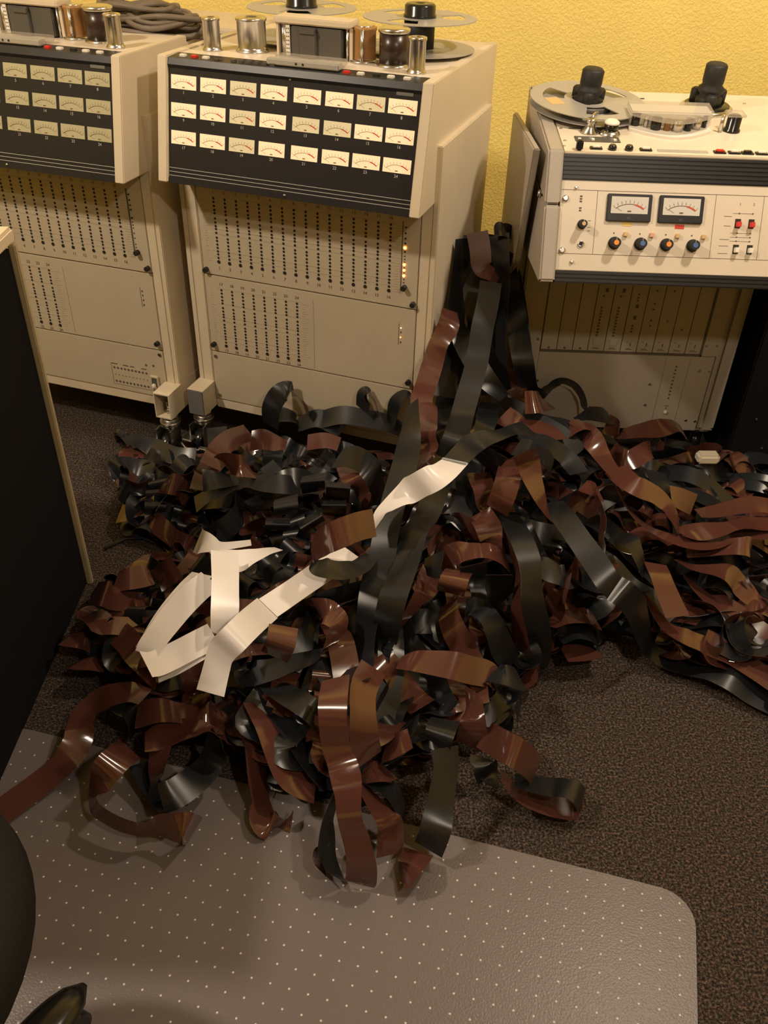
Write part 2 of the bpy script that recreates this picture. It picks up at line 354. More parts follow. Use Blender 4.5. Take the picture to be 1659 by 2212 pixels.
    for u,z in ((-.034,.275),(.498,.277),(-.033,.160),(.498,.158)): MB().cyl((u,0,z),.0045,.003,'Y',14).build('screw','steel',bt)
    if not lit:
        b=MB()
        for i in range(10): b.cyl((.352+i*.0108,-.0002,.213),.0028,.001,'Y',12); b.cyl((.352+i*.0108,-.0002,.172),.0028,.001,'Y',12); b.cyl((.352+i*.0108,-.0002,.192),.0012,.001,'Y',8)
        for i,(x,w) in enumerate(((.345,.018),(.38,.016),(.402,.012),(.436,.014))): b.box(x,x+w,-.0008,0,.2235,.2255)
        b.box(.343,.3435,-.0006,0,.163,.226); b.box(.343,.46,-.0006,0,.1625,.163); b.cyl((.452,-.0002,.238),.003,.001,'Y',12); b.cyl((.474,-.0002,.240),.003,.001,'Y',12)
        b.build('connector_row','ink',bt)
        k=MB(); k.box(.462,.486,-.006,0,.168,.212,.002); k.build('power_switch_plate','cream',bt)
        k=MB(); k.box(.466,.482,-.0065,-.005,.172,.206); sp=k.build('switch_recess','headgrey',bt)
        k=MB(); k.box(.469,.479,-.016,-.006,.180,.190,.002); k.box(.468,.480,-.010,-.006,.174,.182,.001); k.build('rocker','white',sp)
    # housing
    pr=[(-.0496,.991),(vb,.991),(vb,.745),(-.1035,.745)]
    MB().prism(pr,-.076,-.053,bev=.002).build('housing_cheek','cream',R)
    MB().prism(pr,.512,.535,bev=.002).build('housing_cheek','cream',R)
    MB().prism([(-.038,.968),(vb,.968),(vb,.74),(-.088,.748)],-.053,.512).build('housing_core','cream',R)
    MB().box(-.053,.512,.0,vb,.966,.988,.001).build('deck_plate','deck',R)
    if vb<.4: MB().box(-.07,.53,vb,.46,.70,.955,.003).build('rear_deck','deck',R)
    m=MB(); m.quadbox(PF,-.053,.512,.018,.2535,-.012,0,.001); mp=m.build('meter_panel','black',R)
    m=MB(); m.prism([(.0,.990),(.0,.975),(-.047,.968),(-.050,.975),(-.044,.987)],-.053,.512); cs=m.build('control_strip','black',R)
    m=MB(); m.mi=0
    for s_ in (.221,.229,.237): m.quadbox(PF,-.052,.511,s_,s_+.0009,0,.0004)
    m.build('trim_lines','whiteprint',mp)
    m=MB(); m.quadbox(PF,-.052,.511,.240,.2535,0,.0022,.0005); m.build('lower_trim','black',mp)
    for q in ((.229,.246,.0022),(.229,.022,0)): MB().lathe((0,0,0),[(.003,0),(.003,.0015),(.001,.002)],12,PT(q[0],q[1],q[2])).build('screw','chrome',mp)
    MB().quadbox(PF,.458,.493,.022,.029,0,.0008).build('badge','capgrey',mp)
    t=MB(); t.keep=True
    for i,s_ in enumerate(SS):
        for j,u in enumerate(US):
            t.text(str(i*8+j+1),.0085,PT(u+.030,s_+.0335,.0005))
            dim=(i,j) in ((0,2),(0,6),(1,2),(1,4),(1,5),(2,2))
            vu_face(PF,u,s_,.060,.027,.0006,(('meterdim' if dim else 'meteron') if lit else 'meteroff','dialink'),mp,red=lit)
    t.build('meter_numbers','whiteprint',mp)
    # buttons on the strip
    def btn(u,m_,w=.014,l=.010): MB().box(u-w/2,u+w/2,-.026-l/2,-.026+l/2,.985,.9925,.001).build('push_button',m_,cs)
    for u,m_ in ((-.027,'white'),(0,'red'),(.027,'white'),(.344,'red'),(.374,'white'),(.408,'blackmatte'),(.438,'white'),(.472,'white')): btn(u,m_)
    MB().lathe((.056,-.026,.986),[(.009,0),(.009,.003),(.004,.004)],16).build('selector_ring','glossblack',cs)
    for i in range(6): btn(.092+i*.018,'headgrey',.011)
    # tape path
    roller('guide_roller',-.005,.063,.0185,.064,'chrome',R); roller('guide_roller',.075,.095,.031,.066,'chrome',R); roller('guide_roller',.469,.041,.0175,.066,'chrome',R)
    h=MB(); h.prism([(.146,.102),(.302,.104),(.304,.128),(.148,.128)],.988,1.050,'Z',.002); hb=h.build('head_block','headgrey',R)
    MB().prism([(.138,.074),(.309,.074),(.313,.082),(.311,.132),(.140,.132),(.136,.082)],1.050,1.063,'Z',.0025).build('head_cover','cream',hb)
    MB().box(.141,.146,.08,.12,.988,1.05).build('cover_side','cream',hb); MB().box(.306,.313,.085,.13,.988,1.05).build('cover_side','cream',hb)
    k=MB(); k.box(.176,.292,.078,.106,.990,1.047,.002); k.box(.199,.235,.070,.08,.990,1.047,.001); k.box(.199,.235,.066,.079,1.035,1.044,.001); k.build('head_shield','headgrey',hb)
    
    for x_,y_,r_ in ((.153,.090,.004),(.159,.084,.003),(.301,.086,.003)): MB().cyl((x_,y_,.988),r_,.062).build('guide_pin','chrome',hb)
    k=MB(); k.box(.163,.172,.080,.084,.990,1.048); ks=k.build('perforated_strip','white',hb)
    k=MB()
    for i in range(7):
        for j in (0,1): k.cyl((.1655+j*.004,.0798,.996+i*.0075),.0012,.0006,'Y',6)
    k.build('perforations','hole',ks)
    pr_=roller('pinch_roller',.333,.105,.0235,.066,'rubber_brown',R); k=MB(); k.cyl((.337,.078,.988),.004,.064); k.cyl((.333,.105,1.052),.016,.004); k.lathe((.333,.100,.988),[(.03,0),(.03,.004),(.02,.006)]); k.build('roller_bracket','chrome',pr_)
    cp=MB(); cp.cyl((.403,.090,.994),.0305,.056); cp=cp.build('capstan','rubber_dark',R)
    k=MB(); k.lathe((.403,.090,.988),[(.036,0),(.036,.003),(.030,.007)]); k.build('capstan_flange','chrome',cp); k=MB(); k.lathe((.403,.090,1.050),[(.030,0),(.033,.001),(.033,.008),(.028,.010),(.012,.010)]); k.build('capstan_flange','chrome',cp)
    k=MB(); k.box(.168,.328,-.030,-.006,.990,1.002,.002); sc=k.build('splicing_block','silver',R)
    k=MB(); k.box(.175,.325,-.004,.030,.992,1.004,.002); k.build('clear_cover','acrylic',sc)
    k=MB(); k.cyl((.235,-.0302,.996),.0022,.0008,'Y'); k.cyl((.250,-.0302,.996),.0022,.0008,'Y'); k.build('block_screws','hole',sc)
    return R
r2=recorder((-.4228,2.0701,0),-.3228,'large cream multitrack tape recorder with lit orange meters, behind the heap of tape',True,.46)
r1=recorder((-1.077,2.2185,0),-.296,'cream multitrack tape recorder with unlit greenish meters, cut off at the left edge',False,.235)
def w2(u,v,z,fr=((-.4228,2.0701),-.3228)):
    (x,y),a=fr; return (x+u*math.cos(a)-v*math.sin(a),y+u*math.sin(a)+v*math.cos(a),z)
def flange(mb,r,z,cut=True,seg=72):
    # metal disc with three kidney windows
    rin=.034; n=seg; rr=[rin,.052,.100,r]; rng=[]
    for zz in (z,z+.0016): rng.append([[mb.bm.verts.new((q*math.cos(2*PI*i/n),q*math.sin(2*PI*i/n),zz)) for i in range(n)] for q in rr])
    lo,hi=rng; gone=lambda k,i: k<0 or k>2 or (cut and k==1 and (i%24)<9)
    for k in range(3):
        for i in range(n):
            if gone(k,i): continue
            j=(i+1)%n
            mb.bm.faces.new((hi[k][i],hi[k+1][i],hi[k+1][j],hi[k][j])); mb.bm.faces.new((lo[k][i],lo[k][j],lo[k+1][j],lo[k+1][i]))
            if gone(k-1,i): mb.bm.faces.new((lo[k][i],hi[k][i],hi[k][j],lo[k][j]))
            if gone(k+1,i): mb.bm.faces.new((lo[k+1][i],lo[k+1][j],hi[k+1][j],hi[k+1][i]))
            if gone(k,(i-1)%n): mb.bm.faces.new((lo[k][i],lo[k+1][i],hi[k+1][i],hi[k][i]))
            if gone(k,(i+1)%n): mb.bm.faces.new((lo[k][j],hi[k][j],hi[k+1][j],lo[k+1][j]))
def big_reel(u,v,label,fr,rot=0.0,bottom=True):
    R=empty('tape_reel',w2(u,v,.990,fr),fr[1]+rot,label,'tape reel','take-up and supply reels on the recorders')
    for zz in ((0.006,.066) if bottom else (.066,)):
        m=MB(); flange(m,.125,zz,cut=zz>.05); m.build('flange','reel',R)
    MB().lathe((0,0,0),[(.034,0.001),(.034,.066),(.030,.068)],32).build('hub','blackmatte',R)
    MB().lathe((0,0,.068),[(.036,0),(.036,.004),(.034,.006),(.034,.022),(.030,.026),(.010,.026),(.008,.024)],28).build('hub_lock','glossblack',R)
    return R
F2=((-.4228,2.0701),-.3228); F1=((-1.077,2.2185),-.296)
big_reel(.402,.262,'grey metal reel at the right rear of the lit recorder, near the yellow wall',F2)
big_reel(.120,.262,'grey metal reel cut by the top edge, behind the lit recorder head block',F2,.4)
hb=tag(MB().lathe((0,0,0),[(.048,0),(.048,.006),(.036,.010),(.036,.055),(.030,.06)],32).build('reel_hub','capgrey',None,w2(.34,.36,.956,F1)),'dark grey reel hub standing among the coiled cables','reel hub')

# ---------------------------------------------------------------- quarter inch recorder at the right
def recorder3():
    R=empty('stereo_recorder',(0,2.1,0),0,'cream two meter tape recorder with a black ribbed band, at the right','tape recorder')
    Y0=-2.1
    D0=Vector((0,1.88-2.1,.865)); DB=Vector((0,.9945,.1045)); DN=Vector((0,-.1045,.9945))
    def DF(u,b,n): return D0+Vector((u,0,0))+DB*b+DN*n
    G0=D0; GS=Vector((0,-.3973,-.9177)); GN=Vector((0,-.9177,.3973))
    def GF(u,s,n): return G0+Vector((u,0,0))+GS*s+GN*n
    def DM(u,b,n):
        m=Matrix.Identity(4); p=DF(u,b,n)
        for i in range(3): m[i][0]=(1,0,0)[i]; m[i][1]=DB[i]; m[i][2]=DN[i]; m[i][3]=p[i]
        return m
    def GM(u,s,n):
        m=Matrix.Identity(4); p=GF(u,s,n)
        for i in range(3): m[i][0]=(1,0,0)[i]; m[i][1]=-GS[i]; m[i][2]=GN[i]; m[i][3]=p[i]
        return m
    # housing
    ck=[(-.226,.872),(.17,.914),(.17,.64),(-.02,.60),(-.322,.628),(-.331,.642)]
    for a,b_ in ((.309,.341),(.893,.925)):
        MB().prism([(-.226,.872),(.17,.914),(.17,.80),(-.268,.775)],a,b_,bev=.004).build('deck_cheek','grey',R)
        o=MB().prism([(-.269,.772),(.17,.797),(.17,.64),(-.02,.60),(-.318,.626),(-.330,.636)],a,b_,bev=.004).build('front_cheek','grey',R)
        MB().lathe((0,0,0),[(.008,0),(.008,.004),(.005,.006)],16,Matrix.Translation((a-.001,-.20,.775))@Matrix.Rotation(-PI/2,4,'Y')).build('side_bolt','chrome',o)
    MB().prism([(-.205,.858),(.168,.900),(.168,.66),(-.02,.62),(-.295,.64)],.341,.893).build('housing_core','grey',R)
    dk=MB().quadbox(DF,.3415,.8925,.002,.39,-.008,.002,.002).build('deck_plate','deck',R)
    m=MB(); m.quadbox(GF,.3415,.8925,.052,.231,-.010,.0,.001); fp=m.build('front_panel','cream3',R)
    for s0,n in ((.002,6),(.231,3)):
        m=MB(); m.quadbox(GF,.3415,.8925,s0,s0+n*.0083,-.010,.001)
        for i in range(n): m.quadbox(GF,.3415,.8925,s0+i*.0083+.001,s0+i*.0083+.0068,.001,.0035,.0009)
        m.build('ribbed_band','black',R)
    m=MB()
    for s_ in (.0705,.1965): m.quadbox(GF,.343,.892,s_,s_+.0008,0,.0004)
    for u in (.417,.661,.760): m.quadbox(GF,u,u+.0007,.0705,.197,0,.0004)
    m.build('panel_seams','lineink',fp)
    for i,u in enumerate((.438,.545)):
        m=MB(); m.quadbox(GF,u,u+.092,.076,.130,-.002,.006,.0015); mt=m.build('vu_meter','black',fp)
        vu_face(GF,u+.008,.0815,.076,.033,.0066,('meterw','dialink'),mt,True,'meter_face')
    m=MB(); m.keep=True; m.text('VU',.006,GM(.484,.1235,.0068)); m.text('VU',.006,GM(.591,.1235,.0068)); m.build('meter_lettering','capgrey',fp)
    MB().quadbox(GF,.474,.493,.131,.1385,0,.0006).build('label_tape','yellowtape',fp); MB().quadbox(GF,.583,.602,.132,.1405,0,.0006).build('label_tape','red',fp)
    for (u,s_,r,cap) in ((.460,.173,.0125,'orange'),(.514,.173,.0125,'blue'),(.568,.173,.0125,'orange'),(.623,.173,.0125,'blue'),(.390,.138,.0095,'tan')):
        m=MB(); 
        prof=[]; sg=20
        T=GM(u,s_,0); m.cyl((0,0,0),r,.006,seg=24,M4=T); m.cyl((0,0,.006),r*.86,.016,seg=14,r2=r*.78,M4=T)
        kb=m.build('control_knob','blackmatte',fp)
        m=MB(); m.cyl((0,0,.022),r*.42,.001,seg=16,M4=T); m.build('knob_cap',cap,kb)
        m=MB(); m.quadbox(GF,u-.0004,u+.0004,s_-r*.8,s_-r*.35,.0222,.0226); m.build('pointer_line','whiteprint',kb)
    for u,c in ((.482,'tan'),(.536,'pinkcap'),(.590,'tan'),(.644,'tan')): MB().quadbox(GF,u-.0045,u+.0045,.1505,.1595,0,.006,.001).build('push_button',c,fp)
    m=MB(); m.lathe((0,0,0),[(.0065,0),(.0065,.003),(.0040,.0035),(.0040,.0005)],20,GM(.391,.177,0)); m.build('headphone_jack','chrome',fp)
    m=MB(); m.cyl((0,0,.0004),.0038,.0032,M4=GM(.391,.177,0)); m.build('jack_hole','hole',fp)
    for u,s_,c in ((.712,.126,'red'),(.740,.126,'red'),(.714,.177,'white'),(.743,.177,'white')):
        sw=MB().quadbox(GF,u-.0058,u+.0058,s_-.009,s_+.009,0,.001).build('toggle_slot','hole',fp)
        m=MB(); m.quadbox(GF,u-.0045,u+.0045,s_-.003,s_+.0075,.001,.012,.001); m.build('toggle_switch',c,sw)
    m=MB()
    for s_ in (.106,.145,.153,.161): 
        m.quadbox(GF,.700,.742,s_,s_+.0006,0,.0004)
        for u in (.713,.741): m.cyl((0,0,0),.0016,.0006,seg=8,M4=GM(u,s_,0))
    for u in (.458,.512,.566,.620): m.cyl((0,0,0),.0016,.0006,seg=8,M4=GM(u,.153,0))
    for s_ in (.0815,.0865,.0915,.1045,.1095): m.quadbox(GF,.3815,.3865,s_,s_+.003,0,.0005)
    for s_,w in ((.112,.016),(.131,.014),(.158,.020),(.171,.020),(.186,.020)): m.quadbox(GF,.698-w,.698,s_,s_+.0008,0,.0004)
    for s_ in (.13,.143,.15): m.quadbox(GF,.402,.408,s_,s_+.0008,0,.0004)
    m.build('printed_symbols','ink',fp)
    m=MB(); m.keep=True; m.text('1',.007,GM(.713,.088,.0006)); m.text('2',.007,GM(.741,.088,.0006)); m.build('channel_numbers','ink',fp)
    for u,s_,r in ((.352,.088,.0065),(.353,.191,.0065),(.375,.213,.004),(.372,.066,.003)): MB().lathe((0,0,0),[(r,0),(r,.003),(r*.6,.0045)],16,GM(u,s_,0)).build('screw','alu',fp)
    # deck furniture
    def dbox(nm,u,b,w,l,h,mt,bev=.001,par=dk): return MB().quadbox(DF,u-w/2,u+w/2,b-l/2,b+l/2,.002,.002+h,bev).build(nm,mt,par)
    for u,c in ((.410,'white'),(.512,'white'),(.664,'red'),(.694,'white'),(.721,'glossblack'),(.750,'white'),(.779,'white'),(.808,'glossblack')):
        o=dbox('push_button',u,.022,.025 if u>.43 or u<.5 else .02,.014,.003,'glossblack'); MB().quadbox(DF,u-.008,u+.008,.0175,.0265,.005,.0085,.001).build('button_cap',c,o)
    for u in (.443,.477): MB().lathe((0,0,.002),[(.0085,0),(.0085,.006),(.006,.010)],18,DM(u,.020,0)).build('small_knob','glossblack',dk)
    o=MB().quadbox(DF,.367,.380,.004,.020,.002,.022,.003).build('edit_lever','blackmatte',dk)
    dbox('display_window',.588,.022,.104,.013,.001,'silver'); 
    sp=dbox('switch_plate',.420,.072,.094,.030,.0012,'headgrey')
    for u in (.382,.410,.456): MB().quadbox(DF,u-.003,u+.003,.062,.070,.003,.006).build('slide_switch','white',sp)
    dbox('slot_mark',.382,.133,.028,.003,.0006,'hole')
    dbox('vent_slot',.565,.34,.012,.004,.0006,'hole'); dbox('name_strip',.60,.235,.085,.006,.0006,'alu')
    for u,b in ((.351,.06),(.351,.13),(.345,.03),(.80,.33),(.83,.08)): MB().lathe((0,0,.002),[(.0035,0),(.0035,.001),(.001,.0015)],12,DM(u,b,0)).build('screw','steel',dk)
    g=MB().lathe((0,0,.002),[(.020,0),(.020,.003),(.010,.012),(.008,.020),(.011,.022),(.011,.028),(.006,.03)],24,DM(.410,.112,0)).build('tension_roller','chrome',dk)
    MB().tube([DF(.410,.112,.03),DF(.418,.135,.034),DF(.428,.150,.030)],.003).build('tension_arm','chrome',g)
    g=MB().lathe((0,0,.002),[(.022,0),(.022,.003),(.014,.010)],24,DM(.452,.105,0)).build('guide_roller','chrome',dk)
    MB().lathe((0,0,.011),[(.0145,0),(.0145,.014)],24,DM(.452,.105,0)).build('roller_tyre','glossblack',g); MB().lathe((0,0,.025),[(.016,0),(.016,.003),(.010,.007)],24,DM(.452,.105,0)).build('roller_cap','white',g)
    # head assembly with clear curved cover
    import math as _m
    def hpoly(r0,r1): return None
    m=MB(); nst=14; top=[]
    for i in range(nst+1):
        t=i/nst; u=.497+.175*t; b=.135-.045*_m.sin(PI*t); top.append((u,b))
    for (h0,h1,nm,mt,gr) in ((.0,.006,'head_base','white',.006),(.030,.040,'head_cover','acrylic',0.0)):
        m=MB(); A=[]; B=[]
        pts=[(u,b-gr) for u,b in top]+[(.676,.20),(.50,.20)]
        for u,b in pts: A.append(m.bm.verts.new(DF(u,b,.002+h0))); B.append(m.bm.verts.new(DF(u,b,.002+h1)))
        m.bm.faces.new(A); m.bm.faces.new(B[::-1]); n=len(pts)
        for i in range(n): m.bm.faces.new((A[i],B[i],B[(i+1)%n],A[(i+1)%n]))
        ha=m.build(nm,mt,dk)
    m=MB(); m.quadbox(DF,.500,.675,.150,.200,.006,.036,.003); m.build('head_housing','white',dk)
    for u,b,w,mt in ((.512,.138,.018,'glossblack'),(.533,.128,.010,'alu'),(.552,.118,.022,'glossblack'),(.575,.113,.014,'rubber_brown'),(.597,.112,.024,'alu'),(.620,.116,.016,'glossblack'),(.641,.126,.018,'alu'),(.660,.138,.010,'glossblack')):
        MB().cyl((0,0,.006),w/2,.026,seg=16,M4=DM(u,b+.012,0)).build('tape_head',mt,dk)
    g=MB().lathe((0,0,.002),[(.004,0),(.004,.036)],12,DM(.694,.140,0)).build('capstan_shaft','chrome',dk)
    g=MB().lathe((0,0,.002),[(.018,0),(.018,.004),(.015,.006),(.015,.030),(.010,.034)],24,DM(.722,.150,0)).build('pinch_roller','glossblack',dk); MB().quadbox(DF,.702,.742,.135,.17,.034,.040,.002).build('roller_arm','acrylic',g)
    # empty turntable on the right
    T=DM(.700,.285,0)
    g=MB().lathe((0,0,.002),[(.058,0),(.058,.005),(.052,.009)],40,T).build('turntable','chrome',dk)
    MB().lathe((0,0,.0105),[(.050,0),(.050,.002),(.030,.003)],40,T).build('turntable_mat','glossblack',g)
    k=MB(); k.lathe((0,0,.012),[(.026,0),(.030,.006),(.030,.016),(.022,.022),(.029,.030),(.029,.036),(.022,.042),(.024,.05),(.024,.082),(.020,.086),(.006,.086)],12,T)
    for i in range(3):
        a=i*2*PI/3+.4; k.lathe((.032*math.cos(a),.032*math.sin(a),.012),[(.012,0),(.012,.026),(.008,.030)],12,T)
    k.build('reel_clamp','blackmatte',g)
    # lower body
    MB().box(.33,.904,.012,.34,.08,.66).build('body','grey',R)
    for a,b_ in ((.330,.391),(.858,.904)): MB().box(a,b_,-.006,.05,.08,.64,.012 if a>.5 else .004).build('side_column','grey',R)
    MB().prism([(-.21,.868),(.20,.846),(.20,.09),(0,.09),(0,.50),(-.13,.60)],.281,.295,bev=.003).build('side_frame','grey',R)
    MB().box(.295,.33,.02,.3,.09,.62).build('side_fill','grey',R)
    bp=MB().box(.392,.853,0,.012,.085,.3095,.001).build('bottom_panel','grey',R)
    cu=[.3945,.436,.477,.517,.559,.602,.644,.686,.728,.771,.812]
    for i in range(10):
        c=MB().box(cu[i]+.0008,cu[i+1]-.0008,.002,.012,.316,.64,.0006).build('circuit_card','grey',R)
        u=(cu[i]+cu[i+1])/2; h=MB()
        if i in (3,4):
            for k_ in range(10): h.cyl((u-.004,.0018,.437-k_*.0085),.0027,.001,'Y',8)
            h.box(u-.002,u+.005,.0012,.002,.478,.488); h.cyl((u-.004,.0018,.468),.0025,.001,'Y',8)
            MB().box(u-.010,u+.010,.0005,.002,.332,.352,.001).build('trim_pot','silver',c)
        elif i==5:
            for z in (.475,.466,.458,.39,.382,.374): h.cyl((u-.002,.0018,z),.0025,.001,'Y',8)
            for z in (.443,.412): h.box(u-.004,u+.003,.0012,.002,z-.005,z+.005)
        elif i in (6,7,8):
            for z in ((.486,.452,.436,.406,.392),(.486,.406),(.384,))[i-6]: h.cyl((u,.0018,z),.0025,.001,'Y',8)
        if i<3: h.cyl((u,.0018,.322),.003,.001,'Y',10)
        else:
            h.box(u-.009,u+.009,.0014,.002,.3225,.3238); h.box(u-.009,u+.004,.0014,.002,.3255,.3265); h.box(u-.012,u-.006,.0014,.002,.345,.346); h.box(u+.001,u+.0035,.0014,.002,.333,.342)
        h.build('card_markings','ink',c)
    m=MB(); m.box(.811,.8155,-.0005,.01,.311,.64); m.box(.392,.8155,-.0005,.01,.3105,.3155); m.build('card_bay_gap','lineink',R)
    MB().box(.8158,.8575,.0,.012,.311,.64,.001).build('blank_panel','grey',R)
    m=MB()
    for k_ in range(10): m.box(.7555,.7605,-.0006,.0,.277-k_*.0105,.2815-k_*.0105)
    m.box(.752,.764,-.0006,0,.160,.1615); m.cyl((.758,-.0,.154),.002,.001,'Y',8); m.box(.727,.7275,-.0005,0,.09,.305); m.box(.790,.7905,-.0005,0,.09,.305)
    m.build('fuse_markings','ink',bp); MB().box(.754,.762,-.004,0,.138,.146,.001).build('button','white',bp)
    for u,z in ((.699,.225),(.699,.162),(.822,.27),(.848,.268),(.82,.118),(.846,.116),(.467,.225),(.398,.225)): MB().cyl((u,0,z),.0036,.002,'Y',12).build('screw','alu',bp)
    for u,z in ((.383,.349),(.823,.342),(.849,.343)): MB().cyl((u,-.006 if u<.4 else 0,z),.0036,.002,'Y',12).build('screw','alu',R)
    for u in (.36,.87):
        for v in (.04,.30):
            k=MB(); k.cyl((u,v,.062),.018,.02); k.box(u-.018,u-.015,v-.02,v+.02,.02,.065); k.box(u+.015,u+.018,v-.02,v+.02,.02,.065); o=k.build('caster','steel',R)
            MB().cyl((u-.012,v,.032),.032,.024,'X').build('wheel','glossblack',o)
    # reel
    q=DM(.420,.245,.003); RR=empty('tape_reel',(q.translation.x,q.translation.y+2.1,q.translation.z),0,'grey metal reel with three cutouts on the left spindle of the two meter recorder','tape reel','take-up and supply reels on the recorders')
    RR.rotation_euler=(math.radians(6),0,.35)
    for zz,cut in ((0.008,False),(.0225,True)):
        m=MB(); flange(m,.128,zz,cut); m.build('flange','reel',RR)
    MB().lathe((0,0,0),[(.055,.008),(.055,.020),(.050,.020)],32).build('hub','headgrey',RR)
    m=MB(); m.box(-.098,-.066,-.022,.022,.0241,.0246); m.build('paper_label','tan',RR)
    k=MB(); k.lathe((0,0,.022),[(.030,0),(.034,.004),(.024,.010),(.029,.018),(.029,.026),(.023,.030),(.024,.036),(.024,.062),(.020,.066),(.006,.066)],12)
    for i in range(3):
        a=i*2*PI/3; k.lathe((.029*math.cos(a),.029*math.sin(a),.022),[(.011,0),(.011,.020),(.007,.024)],12)
    k.build('reel_clamp','blackmatte',RR)
    return R
recorder3()

# ---------------------------------------------------------------- furniture around
ec=empty('equipment_cabinet',(-.745,2.62,0),-.296,'small cream cabinet in the gap behind the two large recorders','cabinet')
MB().box(0,.355,0,.24,.0,.955,.004).build('body','cream',ec); MB().box(-.004,.36,-.004,.245,.955,.972,.004).build('top','cream',ec)
rk=empty('equipment_rack',(.928,2.03,0),0,'black equipment rack in shadow at the right edge, beside the two meter recorder','rack')
MB().box(0,.55,0,.45,.02,.615,.004).build('body','desk',rk)
m=MB()
for x,z in ((.06,.42),(.05,.17),(.11,.31),(.16,.10),(.2,.45),(.09,.08)): m.cyl((x,0,z),.003,.002,'Y',8)
m.build('screws','headgrey',rk)
MB().box(.02,.53,.02,.43,0,.02).build('plinth','blackmatte',rk)
dsk=empty('desk',(-.658,1.492,0),0,'black sided desk with a cream corner edge, at the left edge of the photo','desk')
MB().box(-.7,-.010,-.76,-.002,0,.775,.002).build('side_panel','desk',dsk)
m=MB(); m.prism([(-.03,0),(-.004,0),(-.004,.78),(-.03,.78)],-.028,.0,'Y',.001); 
m.bm.free(); m=MB(); m.box(-.010,.003,-.012,0,0,.785,.002); m.build('edge_strip','deskedge',dsk)
MB().box(-.72,.000,-.78,.006,.785,.812,.005).build('desktop','cream',dsk)
# office chair, bottom left
ch=empty('office_chair',(-.535,.295,0),0,'black office chair cut off at the bottom left corner','chair')
m=MB(); prof=[(.001,.40),(.165,.402),(.203,.412),(.220,.436),(.216,.462),(.188,.482),(.10,.490),(.001,.488)]
m.lathe((-.030,.112,0),prof,48); st=m.build('seat','chairblk',ch); st.scale=(1.0,1.05,1)
m=MB(); m.cyl((0,0,.10),.025,.31,seg=20); m.cyl((0,0,.06),.045,.05,seg=20); m.build('gas_column','glossblack',ch)
m=MB(); m.prism([(-.30,.55),(-.27,.50),(-.23,.50),(-.21,.60),(-.20,.98),(-.26,1.0)],-.30,.14,'X',.02); m.build('backrest','chairblk',ch)
MB().tube([(-.085,0,.40),(-.085,-.22,.42),(-.085,-.25,.60)],.018).build('back_bar','glossblack',ch)
for i in range(5):
    a=math.radians(64)+i*2*PI/5; d=Vector((math.cos(a),math.sin(a),0)); lg=MB()
    n=Vector((-d.y,d.x,0)); rows=[]
    for t in range(15):
        f=t/14; c=d*(.03+.285*f)+Vector((0,0,.095-.028*f*f)); e_=math.sqrt(max(.02,1-max(0,(f-.7)/.3)**2)); w=(.036-.004*f)*e_; hh=(.019-.002*f)*e_
        rows.append([lg.bm.verts.new(c+n*(w*math.cos(2*PI*k/12))+Vector((0,0,hh*math.sin(2*PI*k/12)))) for k in range(12)])
    for p,q in zip(rows,rows[1:]):
        for k in range(12): lg.bm.faces.new((p[k],p[(k+1)%12],q[(k+1)%12],q[k])).smooth=True
    lg.bm.faces.new(rows[0][::-1]); lg.bm.faces.new(rows[-1]); lo=lg.build('leg','glossblack',ch)
    c=d*.270; MB().cyl((c.x-n.x*.02,c.y-n.y*.02,.030),.027,.04,axis=n,seg=24).build('caster','glossblack',lo)
# chair mat
mt=empty('chair_mat',(.5275,.777,0),math.radians(166.3),'clear studded vinyl chair mat on the carpet in the foreground','floor mat')
L_,H_,rc=1.27,1.0,.055; poly=[]
for cx,cy,a0 in ((rc,rc,180),(L_-rc,rc,270),(L_-rc,H_-rc,0),(rc,H_-rc,90)):
    for i in range(9): a=math.radians(a0+i*90/8); poly.append((cx+rc*math.cos(a),cy+rc*math.sin(a)))
MB().prism(poly,.0012,.0038,'Z',.0006).build('vinyl_sheet','vinyl',mt)
m=MB()
nx=int(L_/.0295); ny=int(H_/.0295)
for i in range(nx):
    for j in range(ny):
        x=.025+i*.0295; y=.02+j*.0295
        b=len(m.bm.verts); c=m.bm.verts.new((x,y,.0052)); rg=[m.bm.verts.new((x+.0021*math.cos(k*PI/3),y+.0021*math.sin(k*PI/3),.0036)) for k in range(6)]
        for k in range(6): m.bm.faces.new((c,rg[k],rg[(k+1)%6])).smooth=True
so=m.build('studs','stud',mt); so['kind']='stuff'
# coiled cables on top of the left recorder
random.seed(5)
def coil(cx,cy,z0,rx,ry,n,r,seed,tail):
    random.seed(seed); pts=[]; N=int(n*26); dx=dy=0; 
    for i in range(N):
        a=2*PI*i/26; k=i/26
        f=1+.16*math.sin(k*2.1+seed)+.05*math.sin(k*5.3)
        pts.append((cx+.02*math.sin(k*1.7)+rx*f*math.cos(a),cy+.02*math.cos(k*2.3)+ry*f*math.sin(a),z0+r+.0035*k*1.2+.006*math.sin(a*2+k*3+seed)+.006))
    return pts+tail
for i,(cx,cy,z0,rx,ry,n,sd,tail,lb) in enumerate((
    (-.60,2.42,.957,.115,.085,6,1,[],'grey brown cable coil lying lowest on the left recorder, wound widest'),
    (-.575,2.40,.985,.085,.075,5,3,[(-.47,2.33,.99),(-.44,2.27,1.0),(-.43,2.21,.999),(-.42,2.16,.997)],'grey brown cable whose loose end droops over the gap between the recorders'),
    (-.64,2.44,1.005,.080,.065,4,7,[],'grey brown cable coil on top of the other cables, near the yellow wall'))):
    m=MB(); m.tube(coil(cx,cy,z0,rx,ry,n,.0065,sd,tail),.0065,7); tag(m.build('cable',"cable"),lb,'cable','coiled cables on the left recorder')
